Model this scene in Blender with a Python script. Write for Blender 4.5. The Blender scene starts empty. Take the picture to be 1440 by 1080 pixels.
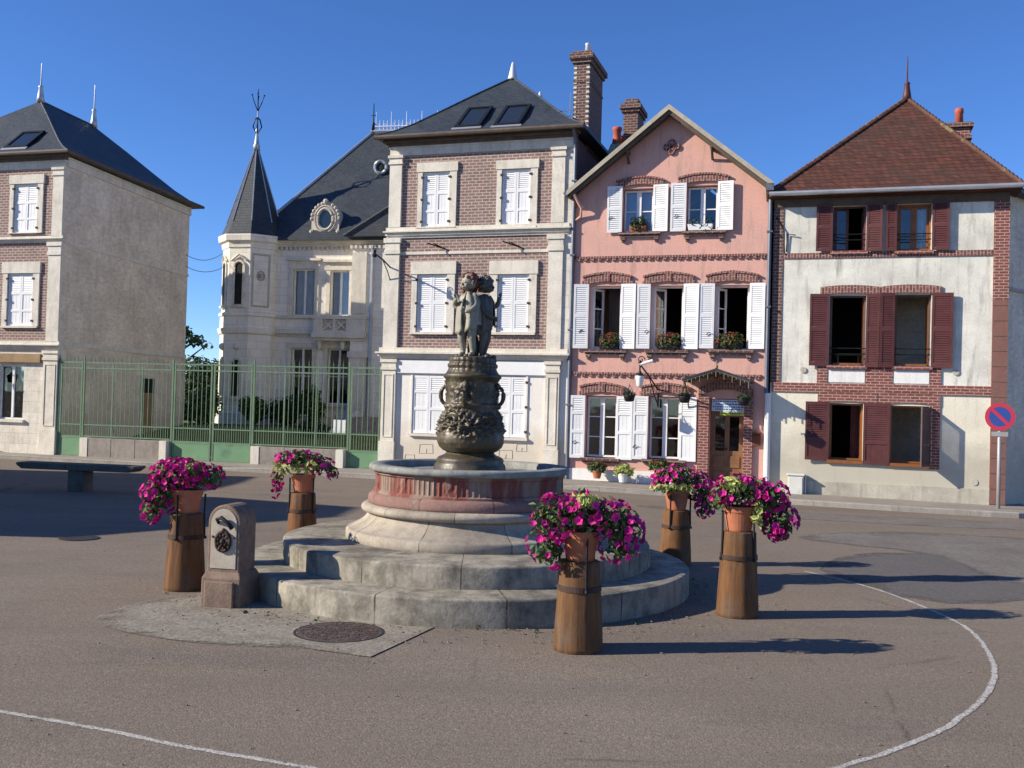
import bpy, bmesh, math, random
from mathutils import Vector, Matrix, noise as mnoise
R = random.Random(7)
PI = math.pi
SC = bpy.context.scene
COL = SC.collection

# ------------------------------------------------------------------ materials
class NT:
    def __init__(s, name):
        s.m = bpy.data.materials.new(name); s.m.use_nodes = True
        s.t = s.m.node_tree; s.b = s.t.nodes['Principled BSDF']; s._tc = None
    def n(s, typ, **kw):
        x = s.t.nodes.new(typ)
        for k, v in kw.items():
            if k.startswith('_'): setattr(x, k[1:], v)
            else:
                key = int(k[1:]) if k[0] == 'i' and k[1:].isdigit() else k.replace('__', ' ')
                s.set(x, key, v)
        return x
    def set(s, x, key, v):
        inp = x.inputs[key]
        if isinstance(v, bpy.types.NodeSocket): s.t.links.new(v, inp)
        else: inp.default_value = v
    def obj(s):
        if s._tc is None: s._tc = s.t.nodes.new('ShaderNodeTexCoord').outputs['Object']
        return s._tc
    def scale(s, v, sc):
        return s.n('ShaderNodeMapping', Vector=v, Scale=sc).outputs[0]
    def noise(s, v, sc, det=4, rough=.6, out=0):
        return s.n('ShaderNodeTexNoise', Vector=v, Scale=sc, Detail=det, Roughness=rough).outputs[out]
    def ramp(s, f, stops):
        x = s.n('ShaderNodeValToRGB', Fac=f); e = x.color_ramp.elements
        while len(e) < len(stops): e.new(.5)
        for i, (p, c) in enumerate(stops):
            e[i].position = p; e[i].color = (c, c, c, 1) if not isinstance(c, (tuple, list)) else (*c[:3], 1)
        return x.outputs[0]
    def mix(s, f, a, b, mode='MIX'):
        x = s.n('ShaderNodeMix', _data_type='RGBA', _blend_type=mode)
        s.set(x, 0, f)
        for i, v in ((6, a), (7, b)):
            s.set(x, i, (*v[:3], 1) if isinstance(v, (tuple, list)) else v)
        return x.outputs[2]
    def math(s, op, a, b=0.):
        x = s.n('ShaderNodeMath', _operation=op); s.set(x, 0, a); s.set(x, 1, b); return x.outputs[0]
    def flat(s):   # (X+Y, Z, 0): runs along any wall of the house
        sp = s.n('ShaderNodeSeparateXYZ', Vector=s.obj())
        u = s.math('ADD', sp.outputs[0], sp.outputs[1])
        return s.n('ShaderNodeCombineXYZ', X=u, Y=sp.outputs[2]).outputs[0]
    def bump(s, h, st=.3, dist=.01):
        x = s.n('ShaderNodeBump', Strength=st, Distance=dist, Height=h); s.set(s.b, 'Normal', x.outputs[0])
    def done(s, col, rough=.8, spec=.3, metal=0.):
        s.set(s.b, 'Base Color', (*col[:3], 1) if isinstance(col, (tuple, list)) else col)
        s.set(s.b, 'Roughness', rough); s.set(s.b, 'Metallic', metal); s.set(s.b, 'Specular IOR Level', spec)
        return s.m

def var(c, k): return tuple(max(0, min(1, x * k)) for x in c)

def plain(name, c, rough=.7, vary=.25, sc=6., bump=.15, metal=0., spec=.3, dist=.01, dirt=None, dirt_at=.58):
    t = NT(name)
    f = t.noise(t.obj(), sc, 5)
    col = t.mix(t.ramp(f, [(.3, 0.), (.7, 1.)]), var(c, 1 - vary), var(c, 1 + vary * .6))
    if dirt:
        g = t.ramp(t.noise(t.obj(), sc * .45, 6, .65), [(dirt_at, 0.), (dirt_at + .16, 1.)])
        col = t.mix(g, col, dirt)
    if bump: t.bump(t.noise(t.obj(), sc * 6, 4), bump, dist)
    return t.done(col, rough, spec, metal)

def plaster(name, c, dirt, streak=.5, patch=.4, bump=.35, rub=0., low=None, low_z=1.0):
    """rendered wall: mottling, rain streaks, patches of dirt"""
    t = NT(name); v = t.flat()
    a = t.ramp(t.noise(v, .9, 6, .65), [(.35, 0.), (.7, 1.)])
    col = t.mix(t.math('MULTIPLY', a, patch), c, dirt)
    st = t.ramp(t.noise(t.scale(v, (3.2, .35, 1)), 1.6, 6, .7), [(.52, 0.), (.72, 1.)])
    col = t.mix(t.math('MULTIPLY', st, streak), col, var(dirt, .72))
    fine = t.ramp(t.noise(v, 22, 4), [(.3, .82), (.7, 1.08)])
    col = t.mix(.6, col, fine, 'MULTIPLY')
    if rub:
        col = t.mix(rub, col, t.ramp(t.noise(t.scale(v, (1, 1.7, 1)), 5.5, 5, .75), [(.36, .62), (.5, .95), (.66, 1.25)]), 'MULTIPLY')
    if low:
        sp = t.n('ShaderNodeSeparateXYZ', Vector=t.obj())
        h = t.math('ADD', sp.outputs[2], t.math('MULTIPLY', t.noise(v, 1.7, 5, .7), -1.6))
        k = t.ramp(h, [(0., 1.), (low_z, 0.)])
        col = t.mix(t.math('MULTIPLY', k, .75), col, low)
    t.bump(t.noise(v, 14, 6, .7), bump, .012)
    return t.done(col, .9, .15)

def brick(name, c1, c2, mortar, bw=.22, rh=.075, ms=.011, vert=False, soot=(.1, .08, .07), soot_amt=.35, lich=None):
    t = NT(name); v = t.flat()
    if vert:
        sp = t.n('ShaderNodeSeparateXYZ', Vector=v)
        v = t.n('ShaderNodeCombineXYZ', X=sp.outputs[1], Y=sp.outputs[0]).outputs[0]
    b = t.n('ShaderNodeTexBrick', Vector=v, Scale=1.0, Color1=(*c1, 1), Color2=(*c2, 1), Mortar=(*mortar, 1),
            Mortar__Size=ms, Mortar__Smooth=.15, Bias=-.1, Brick__Width=bw, Row__Height=rh)
    g = t.ramp(t.noise(v, 1.3, 6, .7), [(.42, 0.), (.75, 1.)])
    col = t.mix(t.math('MULTIPLY', g, soot_amt), b.outputs[0], soot)
    fine = t.ramp(t.noise(v, 16, 4), [(.3, .75), (.7, 1.12)])
    col = t.mix(.7, col, fine, 'MULTIPLY')
    if lich:
        col = t.mix(t.ramp(t.noise(v, 2.6, 6, .75), [(.6, 0.), (.72, .8)]), col, lich)
    t.bump(t.math('MULTIPLY', b.outputs[1], -1.), .5, .012)
    return t.done(col, .9, .15)

def roof(name, c1, c2, w=.22, h=.13, patch=None, patch_amt=.5, rough=.7, spec=.3):
    t = NT(name); v = t.flat()
    b = t.n('ShaderNodeTexBrick', Vector=v, Scale=1.0, Color1=(*c1, 1), Color2=(*c2, 1), Mortar=(*var(c1, .38), 1),
            Mortar__Size=.009, Mortar__Smooth=.3, Bias=0., Brick__Width=w, Row__Height=h)
    col = b.outputs[0]
    n1 = t.ramp(t.noise(v, 7, 4, .7), [(.33, .62), (.68, 1.3)])
    col = t.mix(.8, col, n1, 'MULTIPLY')
    if patch:
        col = t.mix(t.math('MULTIPLY', t.ramp(t.noise(v, .8, 6, .7), [(.45, 0.), (.72, 1.)]), patch_amt), col, patch)
    t.bump(t.math('MULTIPLY', b.outputs[1], -1.), .6, .02)
    return t.done(col, rough, spec)

def stone(name, c, dirt, block=None, sc=3., amt=.6, bump=.35, radial=0, rough=.85, grey=None):
    t = NT(name); o = t.obj()
    a = t.ramp(t.noise(o, sc, 7, .68), [(.42, 0.), (.68, 1.)])
    col = t.mix(t.math('MULTIPLY', a, amt), c, dirt)
    st = t.ramp(t.noise(t.scale(o, (3, 3, .5)), 2.4, 6, .7), [(.5, 0.), (.7, 1.)])
    col = t.mix(t.math('MULTIPLY', st, amt * .6), col, var(dirt, .7))
    col = t.mix(.5, col, t.ramp(t.noise(o, 30, 4), [(.3, .72), (.7, 1.12)]), 'MULTIPLY')
    if grey: col = t.mix(t.ramp(t.noise(o, 5.5, 5, .75), [(.58, 0.), (.7, .7)]), col, grey)
    h = t.noise(o, 18, 6, .7)
    if block:
        v = t.flat()
        b = t.n('ShaderNodeTexBrick', Vector=v, Scale=1.0, Color1=(1, 1, 1, 1), Color2=(.86, .86, .86, 1), Mortar=(.5, .5, .5, 1),
                Mortar__Size=.006, Bias=0., Brick__Width=block[0], Row__Height=block[1])
        col = t.mix(.75, col, b.outputs[0], 'MULTIPLY')
    if radial:
        g = t.n('ShaderNodeTexGradient', Vector=o, _gradient_type='RADIAL').outputs[0]
        fr = t.math('FRACT', t.math('ADD', t.math('MULTIPLY', g, float(radial)), .37))
        j = t.math('LESS_THAN', fr, .014)
        j = t.math('MULTIPLY', j, t.ramp(t.noise(o, 6, 3), [(.35, .3), (.55, 1.)]))
        col = t.mix(t.math('MULTIPLY', j, .85), col, (.05, .045, .04))
        idv = t.n('ShaderNodeTexWhiteNoise', _noise_dimensions='1D', W=t.math('FLOOR', t.math('ADD', t.math('MULTIPLY', g, float(radial)), .37))).outputs[0]
        col = t.mix(1., col, t.ramp(idv, [(0., .8), (1., 1.08)]), 'MULTIPLY')
    t.bump(h, bump, .012)
    return t.done(col, rough, .2)

M = {}
M['brick_pale'] = brick('weathered pinkish brick', (.30, .175, .15), (.22, .135, .12), (.45, .39, .34), .21, .085, .014, soot_amt=.25)
M['brick_red'] = brick('red brick', (.25, .08, .066), (.18, .058, .05), (.42, .30, .26), .2, .07, .010, soot_amt=.25)
M['brick_soldier'] = brick('soldier brick', (.24, .085, .07), (.15, .06, .055), (.38, .29, .25), .2, .075, .010, vert=True, soot_amt=.3)
M['brick_dark'] = brick('sooty chimney brick', (.17, .075, .06), (.11, .05, .045), (.30, .25, .22), .21, .08, .013, soot_amt=.5)
M['limestone'] = stone('limestone trim', (.74, .69, .59), (.47, .42, .34), None, 2., .55)
M['limestone_block'] = stone('limestone wall', (.78, .73, .63), (.50, .45, .375), (.7, .33), 1.6, .6)
M['mansion'] = stone('pale mansion stone', (.90, .85, .75), (.66, .60, .50), (.7, .33), 1.6, .4)
M['mansion_dark'] = stone('weathered limestone', (.55, .50, .42), (.33, .30, .25), None, 3., .7)
M['pink'] = plaster('pink render', (.70, .385, .315), (.52, .34, .285), .75, .6, .25)
M['cream'] = plaster('cream render', (.80, .75, .61), (.58, .54, .43), .5, .5, .3, low=(.40, .37, .30), low_z=.9)
M['grime'] = plaster('grimy pale render', (.80, .78, .69), (.42, .41, .36), .9, .8, .4)
M['sidewall'] = plaster('rough grey-tan render', (.86, .75, .59), (.56, .48, .37), .45, .9, 1.0, rub=.5, low=(.5, .43, .33))
M['shopfront'] = plaster('off-white painted front', (.80, .765, .70), (.62, .58, .52), .3, .4, .15, low=(.55, .47, .36), low_z=.8)
M['white_base'] = plaster('whitewashed base', (.82, .81, .78), (.6, .58, .54), .4, .3, .2)
M['plinth'] = plaster('stained cement plinth', (.56, .52, .43), (.27, .25, .20), .7, .9, .5)
M['slate'] = roof('slate', (.040, .050, .062), (.028, .036, .046), .2, .12, (.068, .074, .078), .5, .55, .4)
M['tile'] = roof('plain clay tiles', (.125, .048, .034), (.075, .033, .026), .17, .11, (.058, .042, .034), .75, .85, .2)
M['zinc'] = plain('zinc', (.46, .48, .50), .45, .15, 3, .1, .6, .5)
M['pipe'] = plain('dark zinc pipe', (.15, .165, .20), .5, .2, 3, .1, .4)
M['zinc_pale'] = plain('weathered zinc', (.66, .68, .70), .5, .15, 3, .1, .3, .5)
M['white'] = plain('white shutter paint', (.77, .77, .765), .5, .07, 2.5, .08, dirt=(.62, .6, .56), dirt_at=.62)
M['white_frame'] = plain('white window paint', (.78, .78, .77), .45, .08, 4, .05)
M['maroon'] = plain('maroon shutter paint', (.105, .036, .034), .5, .25, 3, .1, dirt=(.11, .03, .03))
M['maroon_grey'] = plain('faded shutter paint', (.11, .07, .065), .6, .2, 3, .1)
M['varnish'] = plain('varnished window wood', (.25, .095, .032), .4, .2, 8, .1)
M['oak'] = plain('brown door wood', (.22, .115, .055), .45, .3, 5, .15)
M['board'] = plain('stained fascia board', (.30, .20, .10), .7, .25, 4, .1)
M['eaves'] = plain('dark eaves wood', (.115, .085, .065), .7, .3, 5, .1)
M['verge'] = plain('pale verge board', (.42, .375, .29), .7, .2, 4, .1, dirt=(.3, .27, .21))
M['iron'] = plain('black iron', (.022, .022, .024), .5, .3, 10, .1, .4)
M['rust_iron'] = plain('rusty iron', (.07, .042, .032), .75, .4, 14, .2, .3)
M['green'] = plain('green gate paint', (.165, .30, .165), .5, .12, 2, .08, dirt=(.10, .2, .13))
M['green_rail'] = plain('green railing paint', (.15, .235, .15), .55, .2, 4, .08, dirt=(.16, .17, .12))
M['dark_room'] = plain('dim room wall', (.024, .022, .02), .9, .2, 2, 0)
M['curtain'] = plain('white curtain', (.78, .79, .84), .9, .1, 3, .1)
M['blue_blind'] = plain('closed blue-grey blind', (.46, .53, .72), .8, .15, 3, .1)
M['wall_stone'] = stone('low wall stone', (.33, .29, .25), (.19, .17, .15), None, 3, .7, .5)
M['step_stone'] = stone('worn grey limestone', (.35, .315, .25), (.12, .108, .084), None, 3.4, 1., .5, radial=13, grey=(.14, .14, .13))
M['plinth_stone'] = stone('pale limestone', (.43, .375, .30), (.24, .20, .165), None, 2.2, .75, .3, radial=9)
M['red_stone'] = stone('pink weathered stone', (.30, .165, .135), (.19, .13, .11), None, 4, .7, .4, radial=9, grey=(.33, .31, .28))
M['rim_stone'] = stone('grey rim stone', (.30, .30, .275), (.15, .155, .145), None, 4, .8, .5)
M['terracotta'] = plain('terracotta', (.43, .15, .075), .8, .2, 6, .12, dirt=(.40, .24, .17), dirt_at=.6)
M['terracotta_red'] = plain('red chimney pot clay', (.42, .10, .055), .8, .2, 6, .1)
M['pot_soil'] = plain('soil', (.03, .022, .016), .95, .3, 20, .4)
M['plastic_white'] = plain('white plastic', (.78, .78, .76), .4, .05, 3, 0)
M['concrete'] = stone('pale concrete', (.40, .39, .355), (.27, .26, .24), None, 5, .6, .5)
M['stele_panel'] = plain('worn white panel', (.43, .375, .30), .75, .15, 7, .25, dirt=(.27, .13, .085), dirt_at=.55)
M['stele_stone'] = plain('rust-stained stone', (.215, .15, .11), .85, .3, 7, .5, dirt=(.12, .05, .035), dirt_at=.56)

def metal_bronze():
    t = NT('patinated bronze'); o = t.obj()
    a = t.ramp(t.noise(o, 6, 6, .7), [(.36, (.036, .028, .016)), (.55, (.080, .060, .032)), (.72, (.16, .145, .10))])
    st = t.ramp(t.noise(t.scale(o, (6, 6, .7)), 2.5, 5, .7), [(.55, 0.), (.7, .8)])
    c = t.mix(st, a, (.035, .04, .028))
    t.bump(t.noise(o, 40, 5), .4, .006)
    return t.done(c, t.ramp(t.noise(o, 8, 4), [(.3, .30), (.7, .62)]), .5, .05)
M['bronze'] = metal_bronze()
M['statue'] = plain('green-grey statue patina', (.30, .28, .215), .6, .35, 7, .3, .1, .4, dirt=(.075, .06, .045), dirt_at=.53)
M['statue_dark'] = plain('dark statue patina', (.11, .098, .08), .6, .35, 9, .3, .1, .4, dirt=(.2, .17, .13), dirt_at=.62)
M['statue_hair'] = plain('red-brown stained hair', (.20, .075, .05), .7, .4, 14, .5, .1, .3, dirt=(.06, .04, .03), dirt_at=.52)

def drum_mat():
    t = NT('fluted red and cream stone'); o = t.obj()
    g = t.n('ShaderNodeTexGradient', Vector=o, _gradient_type='RADIAL').outputs[0]
    k = t.math('FRACT', t.math('MULTIPLY', g, 11.))
    big = t.ramp(t.math('ADD', t.math('ABSOLUTE', t.math('SUBTRACT', k, .5)), t.math('MULTIPLY', t.noise(o, 8, 4), .12)), [(.33, 0.), (.4, 1.)])
    c = t.mix(big, (.20, .066, .052), (.265, .185, .145))
    c = t.mix(t.ramp(t.noise(t.scale(o, (9, 9, 1)), 2, 6, .75), [(.5, 0.), (.68, .6)]), c, (.34, .27, .21))
    c = t.mix(t.ramp(t.noise(o, 7, 6, .7), [(.52, 0.), (.7, .7)]), c, (.16, .10, .085))
    t.bump(t.noise(o, 25, 5), .5, .01)
    return t.done(c, .85, .2)
M['drum'] = drum_mat()

def barrel_mat():
    t = NT('old barrel wood'); o = t.obj()
    f = t.noise(t.scale(o, (9, 9, .8)), 2.2, 6, .7)
    c = t.ramp(f, [(.3, (.075, .040, .022)), (.52, (.140, .070, .032)), (.75, (.215, .105, .036))])
    g = t.n('ShaderNodeTexGradient', Vector=o, _gradient_type='RADIAL').outputs[0]
    sv = t.math('FRACT', t.math('MULTIPLY', g, 11.))
    c = t.mix(t.math('MULTIPLY', t.math('LESS_THAN', sv, .03), .3), c, (.03, .022, .016))
    c = t.mix(t.ramp(t.noise(o, 3.2, 5, .7), [(.5, 0.), (.7, .6)]), c, (.13, .115, .10))
    rd = t.n('ShaderNodeObjectInfo').outputs['Random']
    c = t.mix(.8, c, t.ramp(rd, [(0., (1.25, 1.05, .85)), (.5, (.95, .95, .95)), (1., (1.1, .95, .85))]), 'MULTIPLY')
    t.bump(f, .5, .012)
    return t.done(c, .8, .2)
M['barrel'] = barrel_mat()

def asphalt():
    t = NT('worn pinkish asphalt'); o = t.obj()
    big = t.ramp(t.noise(o, .22, 5, .6), [(.35, 0.), (.68, 1.)])
    c = t.mix(big, (.200, .160, .124), (.228, .190, .153))
    c = t.mix(t.ramp(t.noise(t.scale(o, (.5, 1.6, 1)), .55, 6, .7), [(.5, 0.), (.72, .55)]), c, (.125, .115, .108))
    c = t.mix(t.ramp(t.noise(o, 1.1, 6, .75), [(.55, 0.), (.7, .4)]), c, (.22, .195, .175))
    vo = t.n('ShaderNodeTexVoronoi', Vector=o, Scale=84., Randomness=1.)
    sp = t.n('ShaderNodeSeparateColor', Color=vo.outputs['Color']).outputs[0]
    c = t.mix(.65, c, t.ramp(sp, [(0., .62), (.45, .98), (.85, 1.06), (.97, 1.5)]), 'MULTIPLY')
    grain = t.ramp(t.noise(o, .6, 4, .6), [(.3, .25), (.7, 1.)])
    tyre = t.ramp(t.noise(t.scale(o, (.10, 1.1, 1)), 1.0, 4, .6), [(.45, 0.), (.62, .45)])
    c = t.mix(tyre, c, (.175, .145, .118))
    spots = t.ramp(t.noise(o, 2.3, 3, .5), [(.66, 0.), (.76, .35)])
    c = t.mix(spots, c, (.11, .095, .085))
    vc = t.n('ShaderNodeTexVoronoi', Vector=t.mix(.12, o, t.noise(o, 1.6, 4, .7, 1)), Scale=.34, _feature='DISTANCE_TO_EDGE')
    crack = t.math('MULTIPLY', t.ramp(vc.outputs['Distance'], [(0., 1.), (.006, 0.)]), t.ramp(t.noise(o, .5, 3), [(.52, 0.), (.66, .55)]))
    c = t.mix(crack, c, (.05, .042, .036))
    f2 = t.noise(o, 26, 5, .75)
    c = t.mix(t.math('MULTIPLY', grain, .9), c, t.ramp(f2, [(.3, .68), (.7, 1.28)]), 'MULTIPLY')
    h = t.math('ADD', t.math('MULTIPLY', vo.outputs['Distance'], -1.), f2)
    t.bump(h, .35, .006)
    return t.done(c, .92, .08)
M['asphalt'] = asphalt()

def worn(name, c, sc=7., lo=.42, hi=.56, base=(.15, .125, .112), edge=True):
    t = NT(name); o = t.obj()
    k = t.ramp(t.noise(o, sc, 7, .8), [(lo, 0.), (hi, 1.)])
    k2 = t.ramp(t.noise(o, sc * 9, 3, .7), [(.38, .25), (.55, 1.)])
    vo = t.n('ShaderNodeTexVoronoi', Vector=o, Scale=62.)
    sp = t.n('ShaderNodeSeparateColor', Color=vo.outputs['Color']).outputs[0]
    cc = t.mix(.6, t.mix(t.math('MULTIPLY', k, k2), base, c), t.ramp(sp, [(0., .6), (.5, 1.), (1., 1.25)]), 'MULTIPLY')
    t.bump(t.noise(o, 30, 5), .5, .01)
    t.done(cc, .92, .08)
    if edge:
        a = t.n('ShaderNodeAttribute', _attribute_name='wear').outputs['Fac']
        k = t.ramp(t.math('ADD', t.math('MULTIPLY', a, 1.35), t.math('ADD', t.math('MULTIPLY', t.noise(o, sc * .8, 6, .75), 1.3), t.math('MULTIPLY', t.noise(o, 34, 2, .6), .35))), [(.72, 0.), (1.1, 1.)])
        mx = t.n('ShaderNodeMixShader', Fac=k, i1=t.n('ShaderNodeBsdfTransparent').outputs[0], i2=t.b.outputs[0])
        t.t.links.new(mx.outputs[0], t.t.nodes['Material Output'].inputs[0])
    return t.m
M['chalk'] = worn('worn white line paint', (.52, .50, .46), 9, .30, .46)
M['slab'] = worn('worn concrete apron', (.30, .275, .225), 2.6, .36, .55, (.20, .172, .14))
M['dust'] = worn('sandy dust', (.252, .204, .157), 1.6, .3, .6, (.238, .193, .150))
M['slab_dust'] = worn('greyish worn asphalt', (.182, .158, .138), 1.3, .3, .55, (.19, .155, .132))
M['patch'] = worn('grey tar patch', (.125, .118, .115), 1.2, .35, .5, (.14, .125, .115))
M['pale_patch'] = worn('pale dusty patch', (.22, .205, .18), 1.1, .38, .62, (.155, .135, .122))
M['pavement'] = stone('pavement', (.31, .275, .235), (.22, .195, .17), None, .9, .6, .4)
M['kerb'] = stone('kerb stone', (.36, .33, .29), (.21, .19, .17), (1.0, 1.0), 2., .6, .4)
M['lawn'] = plain('dry lawn', (.115, .14, .035), .95, .3, 2., .5, dirt=(.16, .14, .06))
M['gravel'] = plain('gravel', (.24, .2, .16), .95, .25, 14, .6)
M['manhole'] = plain('rusty drain cover', (.12, .085, .075), .8, .35, 24, .8, .2, dirt=(.19, .15, .13))
M['iron_and_shadow'] = plain('dark iron and shadow disc', (.035, .035, .038), .7, .3, 10, .2, .3)  # iron of the drain ring, also the colour of the painted shadow disc
M['sign_red'] = plain('red sign paint', (.48, .03, .06), .35, .06, 3, 0, spec=.5)
M['sign_blue'] = plain('blue sign paint', (.03, .065, .26), .35, .06, 3, 0, spec=.5)
M['pole'] = plain('galvanised pole', (.36, .36, .36), .5, .15, 4, .1, .3)
M['cabinet'] = plain('pale cabinet', (.66, .65, .6), .55, .1, 3, .08, dirt=(.45, .43, .38))
M['banner_white'] = plain('pale blue board', (.62, .70, .80), .5, .08, 3, 0)
M['banner_yellow'] = plain('yellow-green strip', (.55, .62, .06), .5, .08, 3, 0)
M['ink'] = plain('blue lettering', (.05, .10, .28), .5, .1, 3, 0)
M['plaque'] = plain('brown box', (.20, .055, .02), .5, .2, 6, .1)
M['cloth_dark'] = plain('dark awning cloth', (.03, .032, .036), .9, .2, 6, .1)
M['lamp_glass'] = plain('milky lamp glass', (.80, .80, .78), .3, .05, 3, 0, spec=.5)

def leaf(name, c, k=.5):
    t = NT(name)
    n1 = t.noise(t.obj(), 9, 3)
    rnd = t.n('ShaderNodeNewGeometry').outputs['Random Per Island']
    col = t.mix(rnd, var(c, 1 - k), var(c, 1 + k))
    col = t.mix(.5, col, t.ramp(n1, [(.3, .7), (.7, 1.25)]), 'MULTIPLY')
    t.done(col, .6, .3)
    tr = t.n('ShaderNodeBsdfTranslucent', Color=col)
    mx = t.n('ShaderNodeMixShader', Fac=.22, i1=t.b.outputs[0], i2=tr.outputs[0])
    t.t.links.new(mx.outputs[0], t.t.nodes['Material Output'].inputs[0])
    return t.m
M['leaf_dark'] = leaf('dark leaves', (.028, .052, .018))
M['leaf_mid'] = leaf('garden leaves', (.075, .12, .034))
M['leaf_petunia'] = leaf('petunia leaves', (.075, .12, .035))
M['leaf_lime'] = leaf('lime leaves', (.42, .46, .14), .3)
M['petunia'] = leaf('magenta petals', (.60, .018, .25), .35)
M['petunia_dark'] = leaf('deep purple petals', (.36, .009, .15), .45)
M['geranium'] = leaf('red petals', (.27, .05, .035), .55)
M['bark'] = plain('bark', (.06, .045, .035), .9, .3, 8, .5)

def glass():
    t = NT('window glass')
    nt = t.t; nt.nodes.remove(t.b)
    tr = t.n('ShaderNodeBsdfTransparent', Color=(.86, .9, .9, 1))
    gl = t.n('ShaderNodeBsdfGlossy', Color=(1, 1, 1, 1), Roughness=.03)
    w = t.n('ShaderNodeBump', Strength=.06, Distance=.05, Height=t.noise(t.obj(), 1.2, 2))
    t.set(gl, 'Normal', w.outputs[0])
    fr = t.n('ShaderNodeFresnel', IOR=1.5)
    f = t.math('ADD', t.math('MULTIPLY', fr.outputs[0], 1.15), .015)
    mx = t.n('ShaderNodeMixShader', Fac=f, i1=tr.outputs[0], i2=gl.outputs[0])
    nt.links.new(mx.outputs[0], nt.nodes['Material Output'].inputs[0])
    return t.m
M['glass'] = glass()
M['skyglass'] = plain('skylight glass', (.02, .026, .032), .06, .1, 2, 0, spec=.7)
def water():
    t = NT('basin water'); t.bump(t.noise(t.obj(), 9, 3), .15, .01)
    return t.done((.018, .028, .03), .05, .5)
M['water'] = water()

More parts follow.
